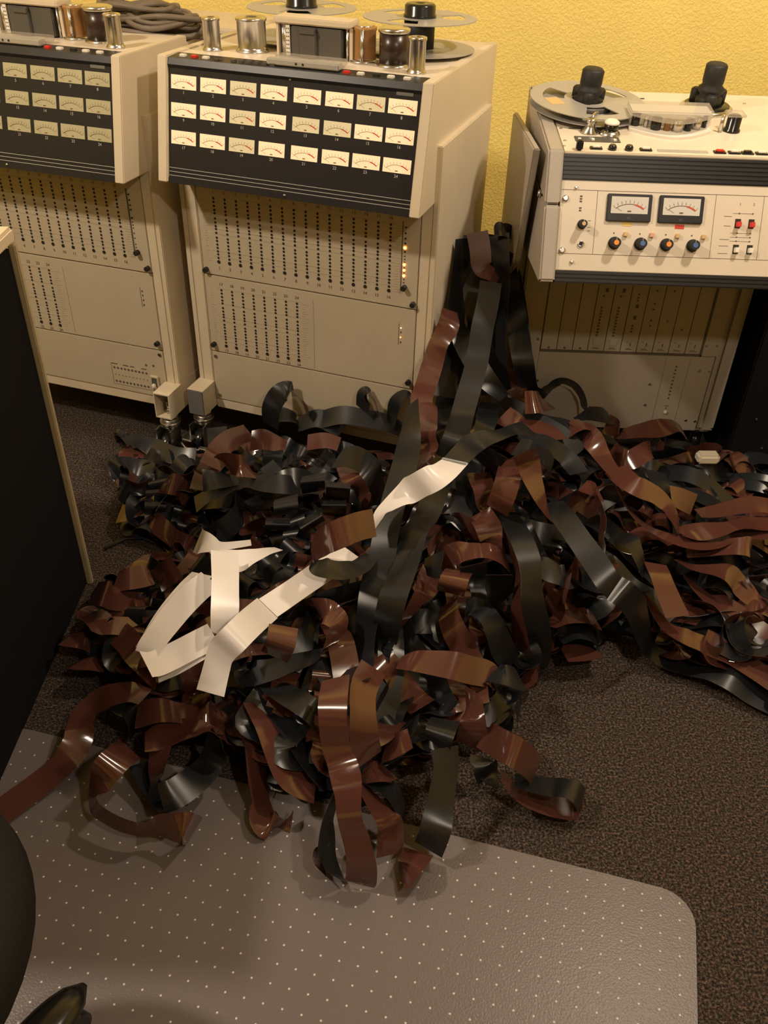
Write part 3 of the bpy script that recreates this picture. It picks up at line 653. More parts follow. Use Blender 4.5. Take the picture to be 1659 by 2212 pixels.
tag(MB().box(-.028,.028,-.017,.017,0,.026,.006).build('plug_block','white',None,(0.821,1.895,.118),.05),'small off-white plastic block lying on the tape beside the black rack','plug')
# dark stretch of cable on the carpet by the desk
tag(MB().tube([(-.66,1.60,.006),(-.62,1.64,.006),(-.58,1.645,.006),(-.53,1.62,.006)],.004).build('cable','blackmatte'),'thin black cord on the carpet at the foot of the desk','cable')
TAPES=[
('R',1,'short brown tape flap at the very top of the heap, against the yellow wall',[[388,4050,1291,97,19,14],[405,4009,1225,98,18,5],[419,3969,1156,97,18,-19],[469,3958,1123,66,75,-1]]),
('R',1,'folded brown tape end just under the topmost brown flap',[[408,4012,1151,77,64,0],[450,3978,1120,65,76,1],[494,3962,1090,54,82,-18]]),
('B',1,'black tape hanging just right of the topmost brown flap, lit grey along its length',[[494,4094,1266,85,-51,-14],[509,4027,1173,71,-65,27],[525,3982,1056,57,-75,33],[531,3955,915,41,-89,19],[532,3940,776,59,-79,17],[548,3912,652,78,-54,32],[571,3856,567,69,-47,55]]),
('B',1,'rightmost black tape of the hanging bunch, beside the two meter recorder',[[537,4031,1217,65,-35,-68],[598,4106,1012,58,-60,-55],[616,4062,908,70,-70,15],[619,3909,843,99,-12,10],[644,3808,748,97,-22,-7],[691,3816,610,86,-50,-15],[753,3781,559,78,-38,50]]),
('B',0,'black tape curling over the very top of the bunch',[[483,4150,1230,20,-98,9],[498,4112,1278,31,-95,-5],[529,4112,1273,7,-95,-29],[549,4152,1243,-30,-95,-7],[545,4195,1198,-41,-88,22]]),
('B',0,'outer left black tape of the bunch, close to the lit recorder side',[[324,4080,1247,-61,-78,-13],[329,4052,1157,-82,-54,18],[312,4006,1047,-68,-67,30],[304,3958,968,-56,-83,4],[322,3844,894,-68,-73,-3],[388,3729,809,-73,-26,-64],[458,3669,732,-46,-69,-56],[543,3615,666,-47,-88,5]]),
('B',1,'black tape dropping straight down from the folded brown end',[[456,3878,1121,98,13,11],[438,3776,1044,100,-8,-4],[417,3689,985,96,-23,-12],[400,3605,873,97,-24,4],[377,3505,826,97,-25,-6],[351,3417,781,98,-16,-8],[321,3284,747,99,-11,0],[282,3045,801,97,-20,-15],[249,3013,708,92,-38,-5]]),
('R',1,'long brown tape leaning down the left of the bunch with a bright white glint',[[275,3846,990,25,-42,-87],[270,3799,932,61,-38,-70],[231,3770,863,76,-62,-18],[203,3722,768,92,-35,-17],[178,3621,730,93,-38,-4],[153,3520,691,92,-40,-7],[172,3425,706,95,-30,12],[160,3135,771,79,-56,22],[175,3065,731,65,-73,23],[153,2971,698,30,-59,75]]),
('B',1,'narrow black tape between the leaning brown tape and the straight black one',[[347,3959,822,50,-81,-32],[330,3912,720,82,-55,-19],[300,3824,620,71,-71,4],[283,3736,575,85,-48,21],[253,3338,694,54,-80,27],[250,3232,671,25,-76,60]]),
('R',1,'brown tape low in the bunch, running under the black ones',[[540,4038,677,63,75,-20],[592,3942,612,57,82,9],[641,3795,583,60,69,39],[674,3599,616,58,75,32]]),
('R',0,'brown fold with a bright white line where the bunch meets the pile',[[611,3438,745,31,-60,-73],[664,3437,751,36,-53,-77],[726,3610,658,50,-51,-70],[783,3791,550,53,-85,-6]]),
('B',1,'leftmost of the two long black tapes down the middle, curled up at its lower end',[[103,3204,860,36,-85,39],[93,3053,764,74,-67,8],[69,2872,737,100,-8,-5],[35,2735,686,92,-39,10],[9,2609,625,94,-34,9],[-2,2534,566,99,-6,10],[-26,2479,509,98,-14,17],[-44,2381,455,85,-43,29],[-53,2341,383,76,-47,46],[-57,2278,326,69,-51,52],[-69,2179,340,79,-48,39],[-77,2069,404,68,-55,48]]),
('B',1,'right hand long black tape down the middle, passing under the white leader',[[255,3080,664,95,-28,-12],[205,2884,635,84,-52,-16],[166,2735,624,75,-66,9],[125,2637,630,86,-48,19],[98,2519,596,84,-46,31],[70,2431,574,93,-34,12],[43,2347,545,100,-2,2],[26,2320,443,97,-25,1],[19,2335,341,85,-44,29],[13,2295,329,64,-52,57],[-1,2287,278,60,-30,74]]),
('B',1,'black tape spliced to the white leader at the heap centre',[[602,3175,769,-32,-93,18],[503,3073,816,-20,-93,31],[430,3025,822,6,-100,4],[362,2999,810,53,-83,-19],[312,2912,820,72,-70,-1],[270,2833,823,91,-41,6]]),
('W',1,'white leader tape draped diagonally over the two long black tapes',[[265,2785,853,89,-45,9],[208,2673,874,95,-24,-21],[144,2639,851,92,-27,-29],[82,2656,793,81,-58,8],[25,2629,756,58,-76,31],[-9,2585,740,28,-88,38],[-23,2532,726,11,-86,50]]),
('W',1,'white leader strip running under the black ring loop',[[-122,2633,515,10,-99,-9],[-174,2570,515,49,-87,-9],[-228,2519,508,83,-51,-23],[-318,2408,511,81,-56,-18],[-405,2310,508,65,-72,-23]]),
('W',1,'white leader strip with a cut end, lowest of the white pieces',[[-402,2280,536,65,-66,-39],[-440,2148,591,67,-46,-58],[-487,2064,590,79,-35,-50],[-532,2072,523,86,-47,-19],[-550,2054,463,93,-36,5],[-568,2000,397,96,-28,-7]]),
('W',1,'wide white leader strip standing vertically across the other white pieces',[[-576,2461,635,78,55,-29],[-559,2371,631,78,58,-25],[-548,2288,601,83,48,-29],[-541,2211,567,83,49,-26],[-558,2155,523,37,76,-53]]),
('W',0,'white leader strip arching to the upper right behind the vertical one',[[-602,2456,621,56,-72,41],[-544,2494,567,20,-95,-26],[-481,2518,578,26,-95,16],[-435,2543,580,19,-90,40],[-393,2563,576,5,-86,51]]),
('W',1,'translucent white leader strip forming the left side of the white loop',[[-622,2393,561,62,-77,-18],[-671,2332,548,75,-62,-24],[-719,2257,530,82,-54,-20],[-756,2165,519,85,-52,-2],[-781,2111,504,91,-40,8],[-793,2083,489,84,-51,17]]),
('W',1,'outer translucent white layer offset beside the left side of the white loop',[[-664,2440,545,51,-86,10],[-702,2362,522,73,-67,-16],[-744,2271,507,80,-59,-7],[-778,2172,500,77,-61,20],[-804,2112,485,71,-64,29]]),
('W',0,'translucent white leader strip forming the bottom of the white loop',[[-766,1993,537,65,-45,-62],[-743,2031,502,56,-79,-22],[-698,2095,477,56,-79,-26],[-639,2137,485,45,-84,-30],[-578,2179,493,36,-87,-34]]),
('W',0,'second white layer peeping out below the bottom of the white loop',[[-764,2075,422,66,-73,-16],[-704,2093,436,42,-91,-8],[-632,2131,454,37,-92,8],[-587,2163,464,33,-94,8]]),
('W',0,'small curl of white leader above the vertical white strip',[[-738,2716,478,29,-96,-3],[-698,2659,504,39,-92,7],[-635,2635,517,32,-89,33],[-515,2660,522,24,-87,44]]),
('R',0,'ring of tape looped over the white leader, brown inside and black outside',[[-33,2497,767,-13,59,79],[-86,2447,788,-21,58,78],[-130,2391,808,-17,59,79],[-189,2390,773,-18,60,78],[-252,2514,630,-22,98,-2],[-256,2503,568,-17,98,-4],[-205,2480,558,-27,95,15],[-145,2490,543,-28,96,6],[-86,2514,545,-18,98,-10],[-45,2588,546,-6,96,-28]]),
('R',1,'twisted brown tape tapering to a point, right of the white leader',[[542,2898,834,86,13,49],[570,2942,757,93,34,14],[585,2899,714,84,53,-11],[613,2855,665,67,69,-29],[642,2835,617,47,76,-45],[668,2826,574,25,82,-52]]),
('R',1,'square brown flap with fine streaks right of the white splice',[[530,3068,683,83,-55,6],[496,2919,699,87,-48,-3],[475,2857,656,93,-36,-10],[455,2845,581,86,-51,1]]),
('R',1,'brown tape half hidden behind the square brown flap',[[394,3084,600,76,65,0],[408,2975,596,87,48,-8],[421,2956,533,61,59,-53],[457,2968,486,35,65,-67]]),
('B',1,'shiny black tube with a slanted glint beneath the black splice',[[449,3005,758,91,-32,-26],[432,3035,701,60,-78,20],[417,3116,615,50,-82,29]]),
('B',1,'black wide band hanging behind the square flap toward the centre',[[347,3238,532,75,64,-16],[349,3032,553,81,57,-13],[321,2901,528,89,25,-38],[276,2845,509,94,-23,-25]]),
('B',1,'dull black bend curving over right of the long black tapes',[[234,2906,533,51,85,-15],[301,2867,511,18,19,-97],[350,2817,510,-10,6,-99],[392,2794,472,-11,33,-94]]),
('R',1,'brown bend with a bright white dash near the heap centre',[[390,2877,543,51,-73,46],[409,2755,578,73,-57,36],[420,2667,580,71,-59,39],[423,2664,530,60,-78,20]]),
('B',1,'tall black tape with satin highlights ending in a fold at the carpet edge',[[503,2883,532,68,71,-16],[533,2694,574,94,33,-11],[558,2574,553,94,32,-14],[569,2506,482,88,33,-35],[582,2473,403,91,25,-34],[615,2469,282,93,8,-36],[637,2485,160,92,-8,-39],[631,2480,78,88,-18,-43]]),
('R',1,'thin brown edge just left of the tall satin black tape',[[471,2715,570,3,-80,59],[507,2520,550,2,-80,60],[505,2421,470,19,-78,60],[523,2403,373,30,-70,65],[544,2407,276,27,-64,72],[566,2420,205,7,-47,88]]),
('B',0,'satin black tape slanting down to meet the tall black one',[[321,2444,400,12,-99,0],[351,2420,443,-24,-97,6],[397,2382,441,-50,-86,1],[435,2357,377,-62,-71,-35],[469,2365,282,-68,-47,-57],[523,2395,173,-70,-71,-10]]),
('R',1,'rounded brown tape bulging under the slanting satin black tape',[[375,2429,351,49,66,-57],[374,2375,342,77,52,-36],[388,2381,262,89,27,-36],[408,2400,178,85,32,-43]]),
('R',0,'brown crescent arched over a black curl',[[256,2598,528,69,-68,-25],[294,2566,582,29,-95,5],[343,2554,606,12,-99,11],[389,2552,608,-5,-99,15],[439,2577,571,-15,-96,21],[482,2598,517,-26,-90,34]]),
('B',1,'small black curl tucked under the brown crescent',[[330,2440,634,95,10,30],[338,2464,582,94,34,-8],[348,2515,507,85,47,-26]]),
('R',1,'short brown cylinder below the brown crescent',[[283,2453,591,99,-16,-3],[263,2378,627,97,-26,1],[251,2349,604,97,-21,-9],[254,2402,525,96,-29,4]]),
('B',1,'black cone of tape right of the short brown cylinder',[[430,2440,590,99,-7,15],[446,2503,467,98,15,-13],[489,2588,328,45,64,-62]]),
('R',1,'long brown sliver between the middle black tape and the short cylinder',[[198,2595,457,75,48,-46],[165,2491,462,74,57,-36],[122,2437,417,58,68,-45],[77,2393,353,26,80,-54]]),
('B',1,'black end standing up beside the long brown sliver',[[193,2551,584,55,-68,48],[190,2507,565,55,-68,49],[187,2480,530,32,-75,58]]),
('B',0,'wide black tape fanning right behind the tall satin one',[[603,2659,501,16,-90,41],[634,2647,459,-11,-91,-41],[709,2637,425,-58,-81,11],[744,2664,396,-36,-88,32]]),
('R',1,'brown triangle of tape right of the tall satin black tape',[[734,2637,430,-3,-81,59],[706,2580,382,24,-87,44],[693,2586,314,71,-65,27],[690,2588,265,51,-70,49]]),
('R',0,'broad brown band lying across the heap above the two front bands',[[71,2222,341,1,-91,42],[128,2216,360,-17,-99,-1],[198,2203,367,-9,-96,-25],[269,2192,368,-16,-83,-54],[334,2202,336,-23,-71,-67],[400,2223,297,-32,-90,-30],[409,2218,268,-49,-61,-62],[352,2206,231,-76,-53,-39]]),
('B',0,'black tube at the right end of the broad brown band',[[422,2241,288,-19,-97,16],[467,2211,304,-23,-97,8],[528,2243,254,-22,-94,28]]),
('B',0,'shiny black tape lying flat at the edge of the bare carpet',[[355,2220,151,7,-79,61],[433,2215,118,-2,-94,35],[505,2237,119,-4,-93,38],[543,2231,80,-48,-79,39]]),
('R',1,'long front brown band waving down to a rounded end on the chair mat',[[-146,2069,419,84,-39,38],[-149,1956,430,96,-21,20],[-145,1896,393,95,-20,25],[-132,1861,308,97,-19,16],[-107,1811,275,89,-33,30],[-84,1705,305,81,-31,49],[-77,1620,287,78,-33,53],[-54,1581,228,82,-17,55],[-34,1540,164,87,-16,46],[-33,1530,76,93,-18,31],[-39,1537,38,94,-19,27]]),
('B',1,'black underside of the loop left of the long front brown band',[[-126,1743,206,24,70,-67],[-150,1662,168,36,68,-64],[-146,1619,80,48,39,-78],[-120,1565,53,50,33,-80],[-100,1540,56,31,39,-87]]),
('R',1,'second front brown band, right of the long front one',[[-19,2152,388,50,83,-24],[-49,2040,400,78,47,-40],[-46,1938,379,86,29,-41],[-38,1893,303,92,21,-34],[-20,1879,227,79,56,-25]]),
('R',1,'brown tape hooking right beside the lower end of the long front band',[[-37,1817,166,6,75,-66],[11,1737,170,60,55,-58],[46,1692,153,76,38,-53],[59,1678,97,82,33,-46],[58,1645,36,83,28,-48]]),
('B',1,'black curve behind the brown hook on the front band',[[-21,1854,144,29,65,-70],[54,1809,155,40,78,-48],[92,1796,93,27,81,-53],[101,1765,40,14,82,-56]]),
('B',1,'black tape hanging down onto the chair mat, right of the front bands',[[228,1872,313,93,33,-14],[236,1825,269,82,53,-22],[217,1733,210,90,23,-38],[202,1658,166,99,2,11],[183,1643,78,87,-35,34]]),
('R',1,'brown twisted end lying on the mat below the hanging black tape',[[152,1643,66,91,-41,12],[125,1576,91,68,-60,41],[96,1554,54,53,-53,66]]),
('R',1,'small brown point lying left of the rounded front end',[[-151,1651,53,13,59,-80],[-172,1621,52,22,56,-80],[-165,1567,59,35,20,-92],[-136,1544,57,30,34,-89]]),
('R',1,'gold lit brown tape dropping behind the hanging black tape',[[313,2101,296,10,-70,71],[330,2001,333,62,-45,64],[332,1971,286,82,-28,51],[326,1977,193,87,-43,26]]),
('B',1,'black half tube above the hanging black tape',[[239,2012,289,97,-23,4],[222,1938,345,96,-29,5],[209,1897,346,92,-36,13],[203,1897,295,80,-53,29]]),
('R',0,'brown band running out to the right over the carpet',[[371,1961,278,-13,-99,1],[412,1880,334,-13,-78,-62],[460,1835,348,-24,-76,-61],[520,1865,256,-33,-73,-60],[566,1930,126,-47,-85,-25]]),
('B',0,'black upper layer of the outermost tail on the carpet at right',[[487,1897,121,7,-90,42],[540,1884,117,1,-94,34],[608,1876,113,-8,-96,25],[656,1862,132,-32,-92,23],[691,1850,127,-44,-89,14],[720,1842,90,-54,-82,20]]),
('R',0,'brown lower layer of the outermost tail on the carpet at right',[[443,1911,122,-6,-90,44],[505,1866,80,-25,-88,40],[584,1845,56,-31,-90,31],[656,1838,48,-16,-97,16],[698,1838,50,-32,-93,19],[725,1846,73,-46,-85,25]]),
('B',1,'round black loop on the carpet left of the brown tail',[[379,1991,115,67,56,-49],[388,1954,114,85,51,-11],[406,1948,61,75,55,-37],[414,1917,49,48,50,-72]]),
('R',1,'short brown piece right of the second front band',[[116,1944,267,5,-99,13],[79,1935,246,19,-97,12],[27,1947,187,3,-99,13]]),
('R',0,'brown bend low between the front bands and the short piece',[[-45,1882,151,27,-94,22],[-3,1865,175,13,-95,29],[44,1908,138,7,-93,36]]),
('B',1,'black wide tape diagonal under the cut white end',[[-409,2187,255,37,79,-49],[-331,2104,291,38,91,-17],[-238,2034,298,48,88,-5],[-195,2038,221,8,92,-37]]),
('R',0,'brown curl with a dark oval opening left of the middle black tapes',[[-277,2441,399,90,-43,-3],[-204,2336,472,43,-89,-16],[-166,2305,478,-52,-85,-4],[-148,2282,457,-61,-72,33],[-171,2258,404,-53,-71,46],[-225,2234,354,-8,-96,28],[-329,2212,325,19,-98,10],[-411,2185,313,20,-97,-13],[-479,2202,285,9,-95,-29],[-485,2263,305,32,-81,50]]),
('R',1,'brown pleat hanging right of the cut white end',[[-333,2182,546,98,-7,-20],[-336,2113,532,96,-11,-24],[-365,2137,439,96,-25,-10]]),
('B',0,'black tape swooping under the straight white strip',[[-354,2417,364,60,73,-32],[-296,2450,371,-21,13,-97],[-217,2469,410,-3,19,-98],[-132,2489,430,-4,11,-99],[-61,2545,412,0,34,-94]]),
('B',1,'black tape coming off the left of the long front band in shade',[[-484,2188,215,27,83,-49],[-341,2054,219,46,78,-42],[-243,1928,179,56,72,-41],[-173,1860,106,29,68,-67]]),
('R',1,'brown sweep left of the front bands, ending in a broad flap on the mat',[[-441,2083,260,26,88,-40],[-381,1992,242,61,71,-35],[-336,1903,201,70,61,-38],[-291,1842,163,70,64,-33],[-205,1837,98,56,70,-44]]),
('R',1,'brown tape dropping to the mat left of the front bands',[[-475,2131,197,31,83,-45],[-433,1995,172,52,66,-55],[-411,1885,111,51,63,-58],[-389,1815,45,52,56,-65],[-359,1735,48,97,24,4],[-280,1758,20,89,43,-17]]),
('R',0,'brown tape running out of the left edge of the photo over the mat',[[-1310,1715,26,57,-78,-27],[-1259,1780,31,63,-76,-17],[-1174,1878,39,55,-81,-21],[-1106,1943,74,67,-71,-21],[-1077,2017,97,62,-49,-62],[-1077,2084,136,65,-74,-17],[-1045,2135,160,60,-80,1],[-978,2137,206,61,-78,11],[-909,2140,225,67,-74,9],[-839,2122,226,68,-72,12]]),
('B',1,'black curve inside the bend of the brown tape at lower left',[[-996,2116,166,16,95,-28],[-956,2132,181,6,93,-37],[-887,2091,184,9,99,8],[-882,2068,90,14,79,-59]]),
('R',0,'brown wave at the top of the lower left loops',[[-871,2079,171,27,-94,-18],[-787,2070,214,36,-93,-12],[-711,2074,202,24,-97,5],[-649,2093,163,16,-99,5],[-577,2069,141,17,-99,2],[-517,2058,115,34,-94,-10],[-464,1997,104,54,-84,8]]),
('R',0,'big open loop of tape at lower left, turning from brown to black',[[-818,1977,154,73,-62,27],[-760,1993,170,46,-87,-19],[-675,1996,204,17,-98,8],[-591,1954,248,11,-83,55],[-543,1929,261,23,-55,80],[-564,1938,157,85,-41,33],[-586,1892,134,85,-52,-9],[-620,1809,164,78,-41,-47],[-663,1757,173,79,-41,-47],[-708,1743,164,71,-48,-51]]),
('B',1,'black strip crossing the open loop at lower left',[[-833,1936,89,36,90,-22],[-800,1888,59,27,87,-40],[-743,1826,55,58,65,-48],[-664,1724,137,97,24,-7]]),
('R',1,'brown tape sweeping round the bottom of the lower left loops to a folded end',[[-865,1952,146,73,-63,-26],[-864,1853,231,88,-20,-43],[-890,1802,233,88,-19,-44],[-926,1784,176,80,-49,34],[-936,1748,146,55,-43,72],[-912,1707,139,55,-33,77],[-841,1668,132,52,-22,83],[-765,1651,125,43,-13,89],[-704,1667,120,18,7,98],[-641,1647,145,4,45,89],[-604,1648,144,34,82,47],[-602,1706,38,24,83,-51]]),
('R',1,'narrow brown leaf of tape standing inside the lower left loop',[[-759,1993,158,82,-45,35],[-755,1905,143,73,-51,46],[-741,1825,136,51,-49,71]]),
('R',0,'brown curl poking out past the desk corner, lowest at far left',[[-1257,2483,136,25,-91,32],[-1194,2469,146,25,-96,11],[-1154,2475,119,20,-98,-3]]),
('R',0,'brown curl poking out past the desk corner, second from the bottom',[[-1182,2367,122,35,-83,44],[-1123,2357,134,32,-91,27],[-1077,2365,115,25,-92,30]]),
('R',1,'brown tape bent against the desk edge strip with a vertical glint',[[-1162,2611,266,25,83,49],[-1077,2524,352,28,70,65],[-1082,2609,249,-4,97,22],[-1016,2675,168,-3,99,16],[-952,2689,170,-1,98,20]]),
('R',0,'brown hoop end left of the white loop, striped orange',[[-906,2658,307,51,-72,-47],[-852,2623,384,46,-63,-63],[-810,2623,420,50,-49,-72]]),
('R',0,'brown hoop with two glints between the desk and the white loop',[[-1104,2720,241,43,-90,1],[-1051,2714,261,35,-86,-38],[-987,2737,259,39,-82,-42],[-959,2750,244,36,-93,7]]),
('R',1,'wide brown smooth sheet of tape left below the white loop',[[-1034,2458,211,41,90,12],[-943,2336,271,54,73,43],[-868,2251,232,26,93,-25],[-819,2221,182,3,93,-36]]),
('B',1,'long black wave of tape across the left lobe',[[-845,3142,336,-9,95,31],[-771,3157,387,8,99,14],[-689,3211,397,4,100,-5],[-599,3220,418,6,100,-5],[-512,3185,433,-1,97,26],[-432,3210,414,3,96,27],[-375,3276,346,-12,95,-28]]),
('B',1,'black pyramid fold on the left lobe',[[-814,3202,426,19,59,78],[-756,3206,429,2,96,27],[-695,3239,411,10,98,-18],[-627,3283,380,5,92,-39],[-584,3326,355,-10,86,-50]]),
('B',0,'black arch of tape standing highest on the left lobe, beside the middle black tapes',[[-218,3216,552,22,-95,23],[-160,3172,601,19,-96,-21],[-99,3096,630,-6,-57,-82],[-53,3063,595,-32,-55,-77],[-29,3077,499,-50,-82,-28],[-41,3052,431,-55,-81,21]]),
('R',1,'inner brown curve under the highest arch of the left lobe',[[-177,3272,502,85,-53,5],[-137,3114,523,86,-25,45],[-90,3103,454,68,-68,28],[-67,3052,414,35,-65,67]]),
('R',0,'big pointed brown fold with a bright centre glint on the left lobe',[[-784,3382,414,39,91,17],[-708,3295,459,20,-38,-91],[-651,3244,483,42,-47,-78],[-599,3284,424,61,-77,-20]]),
('R',0,'large flat brown patch next to the chrome casters',[[-793,3286,446,95,-1,-32],[-767,3377,475,87,-13,-47],[-746,3580,411,76,-24,-60],[-701,3823,297,51,-78,-37]]),
('R',0,'brown flat tape beneath the large flat brown patch',[[-863,3326,282,91,-39,-16],[-846,3423,319,90,-9,-42],[-819,3599,289,85,-32,-43]]),
('B',1,'pointed black end standing up beside the caster of the lit recorder',[[-866,3817,325,84,-53,9],[-847,3717,334,74,-61,28],[-848,3639,339,50,-41,76]]),
('R',0,'ring of tape at the back of the left lobe, brown inside',[[-653,3574,405,-25,-57,-79],[-607,3647,371,-25,-84,-48],[-551,3689,327,-12,-96,-25],[-498,3689,309,-4,-98,17]]),
('B',0,'tall black loop leaning on the base of the lit recorder',[[-612,3946,264,84,-54,8],[-600,3924,378,95,-30,0],[-561,3938,454,96,-3,-26],[-517,3957,472,94,-15,-30],[-465,3939,452,71,-69,-15],[-427,3926,415,45,-89,11],[-413,3922,350,29,-95,15]]),
('B',0,'black loop open toward the camera behind the left lobe',[[-595,3983,278,47,-87,12],[-555,3969,319,46,-89,-9],[-492,3948,317,45,-88,-15],[-462,3938,289,34,-94,2]]),
('B',0,'black hoop standing near the right corner of the lit recorder',[[-127,3826,452,63,-75,19],[-119,3823,523,69,-69,23],[-95,3815,546,57,-78,25],[-63,3805,504,26,-96,7],[-44,3798,438,14,-98,17]]),
('B',0,'grey brown hoop against the right corner of the lit recorder',[[16,3778,399,35,-93,-11],[31,3773,509,52,-85,11],[74,3759,572,41,-88,25],[108,3747,578,18,-97,15],[105,3748,543,-19,-98,7]]),
('B',0,'black leaf tape bending left across the back of the pile',[[-460,3918,295,33,-94,-11],[-361,3904,348,30,-85,-44],[-282,3878,333,-7,-76,-64],[-227,3860,305,-18,-95,-26]]),
('B',0,'outermost black loop of the left lobe over the carpet, highest one',[[-1403,3908,116,54,-78,32],[-1398,3899,193,60,-46,65],[-1346,3886,197,45,-89,-7],[-1246,3881,158,26,-86,-43],[-1110,3797,160,19,-90,-39],[-982,3775,161,16,-63,-76]]),
('B',0,'black loop at the far left of the pile with carpet showing through',[[-1391,3707,56,70,-71,-8],[-1380,3705,153,79,-55,26],[-1343,3728,151,53,-82,-18],[-1266,3734,114,25,-82,-51],[-1156,3657,131,20,-97,-17]]),
('R',1,'brown tail curling over the carpet at the far left',[[-1291,3393,75,-24,93,29],[-1234,3367,97,-33,94,-6],[-1172,3379,130,-41,89,20],[-1104,3369,162,-25,86,44]]),
('R',1,'brown fan with bright vertical glint at the left edge of the pile',[[-1069,3447,226,13,98,12],[-989,3320,318,23,60,76],[-962,3378,256,17,93,33],[-934,3372,193,40,88,26]]),
('B',1,'black half tube among the short black loops, upper left one',[[-307,3106,546,97,17,14],[-303,3012,583,97,18,14],[-305,3038,528,98,16,11],[-318,3196,388,88,46,-14]]),
('B',1,'black half tube among the short black loops, upper right one',[[-198,3069,534,100,0,-7],[-194,2982,572,100,0,-7],[-199,3031,498,99,-3,-10],[-209,3149,381,95,-29,10]]),
('B',1,'black half tube among the short black loops, middle one',[[-413,2977,516,95,24,19],[-404,2893,552,96,22,16],[-401,2870,532,96,23,16],[-413,2910,473,96,23,15]]),
('B',1,'black half tube among the short black loops, under the highest arch',[[-210,2983,502,100,8,3],[-207,2908,531,100,5,0],[-211,2975,449,100,3,-3],[-222,3088,343,87,-39,29]]),
('B',1,'black half tube among the short black loops, lowest one',[[-444,2929,440,99,8,-6],[-434,2843,478,99,8,-6],[-436,2847,440,99,8,-7]]),
('B',1,'black half tube among the short black loops, tilted one',[[-314,2890,485,84,38,40],[-294,2806,522,85,36,38],[-280,2823,483,85,36,38]]),
('R',1,'brown tape humped over with white glints at the upper right of the pile',[[849,3585,488,45,88,16],[905,3530,549,39,73,56],[939,3426,570,47,66,58],[989,3345,518,75,66,-4],[1030,3272,493,62,77,-13],[1086,3216,461,69,72,1]]),
('R',1,'broad brown tape running right from the bright glint',[[1028,3290,503,27,96,5],[1079,3159,516,64,70,31],[1170,3148,481,69,72,3],[1236,3137,434,69,71,-12],[1273,3085,392,45,88,-15],[1299,3064,343,41,85,-34]]),
('R',0,'dark brown ribbons on edge sweeping under the broad brown tape',[[1006,3387,459,-2,-93,37],[1081,3132,403,7,-100,7],[1150,3037,373,5,-97,25],[1280,2986,346,2,-99,12],[1413,2986,332,-24,-94,24],[1555,3053,334,-23,-93,27],[1692,3085,326,-17,-98,12],[1793,3092,325,-26,-96,10]]),
('R',1,'brown fold with a blunt end right of the dark sweeping ribbons',[[1330,3000,275,36,93,-10],[1417,2984,306,55,82,12],[1502,2959,348,33,93,16],[1568,2954,350,42,89,20],[1601,2986,303,42,90,7]]),
('R',0,'brown tape with a pale sheen under the dark sweeping ribbons',[[1293,3033,354,-18,-94,28],[1381,3050,350,19,-96,-20],[1467,3060,361,1,-100,2],[1555,3078,375,-16,-94,29],[1681,3133,343,-17,-98,6],[1783,3133,339,-22,-97,-2]]),
('R',0,'brown flap pointing down at the right, next to a grey black strip',[[1297,3256,395,15,-85,-50],[1357,3271,364,-12,-70,-71],[1428,3290,322,-35,-57,-75]]),
('B',1,'grey black strip rising left of the brown flap',[[1250,3390,433,83,55,-13],[1249,3300,429,86,46,-22],[1274,3251,399,62,67,-41],[1304,3253,360,41,83,-39]]),
('R',0,'uppermost brown tape leaving the right edge of the photo',[[1446,3263,293,0,-97,26],[1520,3269,302,-18,-98,5],[1630,3292,317,-17,-98,-6],[1744,3327,311,-5,-98,-17],[1864,3314,293,-8,-99,-14]]),
('R',0,'brown tape with a square bend and one bright glint at the right edge',[[1252,2907,306,-18,-84,52],[1322,2865,300,-36,-84,40],[1420,2861,289,-40,-90,17],[1491,2860,266,-52,-81,-27],[1536,2849,222,-49,-79,-36],[1585,2776,198,-55,-84,-3],[1689,2740,170,-35,-92,-20]]),
('R',0,'narrow brown tape curving below the square bend at right',[[1303,2893,239,-18,-91,37],[1355,2817,210,-26,-95,19],[1427,2779,171,-40,-89,21],[1519,2738,150,-42,-89,19],[1655,2724,147,-38,-91,15]]),
('R',1,'brown strip with a cut end lying over the black tapes at right',[[1137,2823,351,81,55,-19],[1142,2737,352,88,45,-15],[1156,2654,328,94,35,-3],[1179,2560,298,99,16,-3]]),
('B',1,'wide black diagonal tape in the right half, upper stretch',[[706,3003,517,63,77,-7],[740,2868,532,79,56,23],[787,2755,513,85,46,25],[838,2663,481,85,33,41],[883,2601,438,82,45,35],[933,2601,387,72,68,14]]),
('B',1,'black satin tape bending down to the carpet in the right half',[[853,2420,561,74,27,62],[890,2389,555,64,35,69],[956,2427,454,57,41,71],[1036,2515,269,52,62,59],[1115,2587,96,54,83,-11],[1181,2554,61,48,87,2],[1268,2529,51,41,91,2],[1354,2491,66,49,86,11],[1415,2441,80,49,78,40],[1492,2392,46,57,81,13],[1565,2351,35,60,80,10],[1650,2321,23,62,78,5]]),
('R',1,'brown tape snaking just above the satin black one',[[1132,2747,217,41,79,-45],[1139,2660,217,54,71,-45],[1173,2588,205,60,75,-30],[1237,2554,195,55,83,-9],[1305,2541,169,62,75,-22],[1358,2537,117,61,79,-6],[1415,2528,87,57,78,-26]]),
('R',1,'orange brown tape running off at the lower right edge',[[1310,2553,178,79,50,36],[1393,2535,145,79,60,10],[1465,2493,126,73,68,11],[1534,2445,108,65,74,15],[1626,2362,90,58,79,19]]),
('B',1,'black arched tape left of the brown strip with a cut end',[[986,2943,392,60,78,-15],[1025,2865,434,60,79,-12],[1058,2809,396,50,86,-9],[1088,2782,332,38,91,-15]]),
('R',1,'brown sliver along the wide black diagonal',[[818,2846,459,39,83,-41],[849,2745,464,47,83,-31],[880,2699,441,45,82,-37],[920,2738,414,30,80,-52]]),
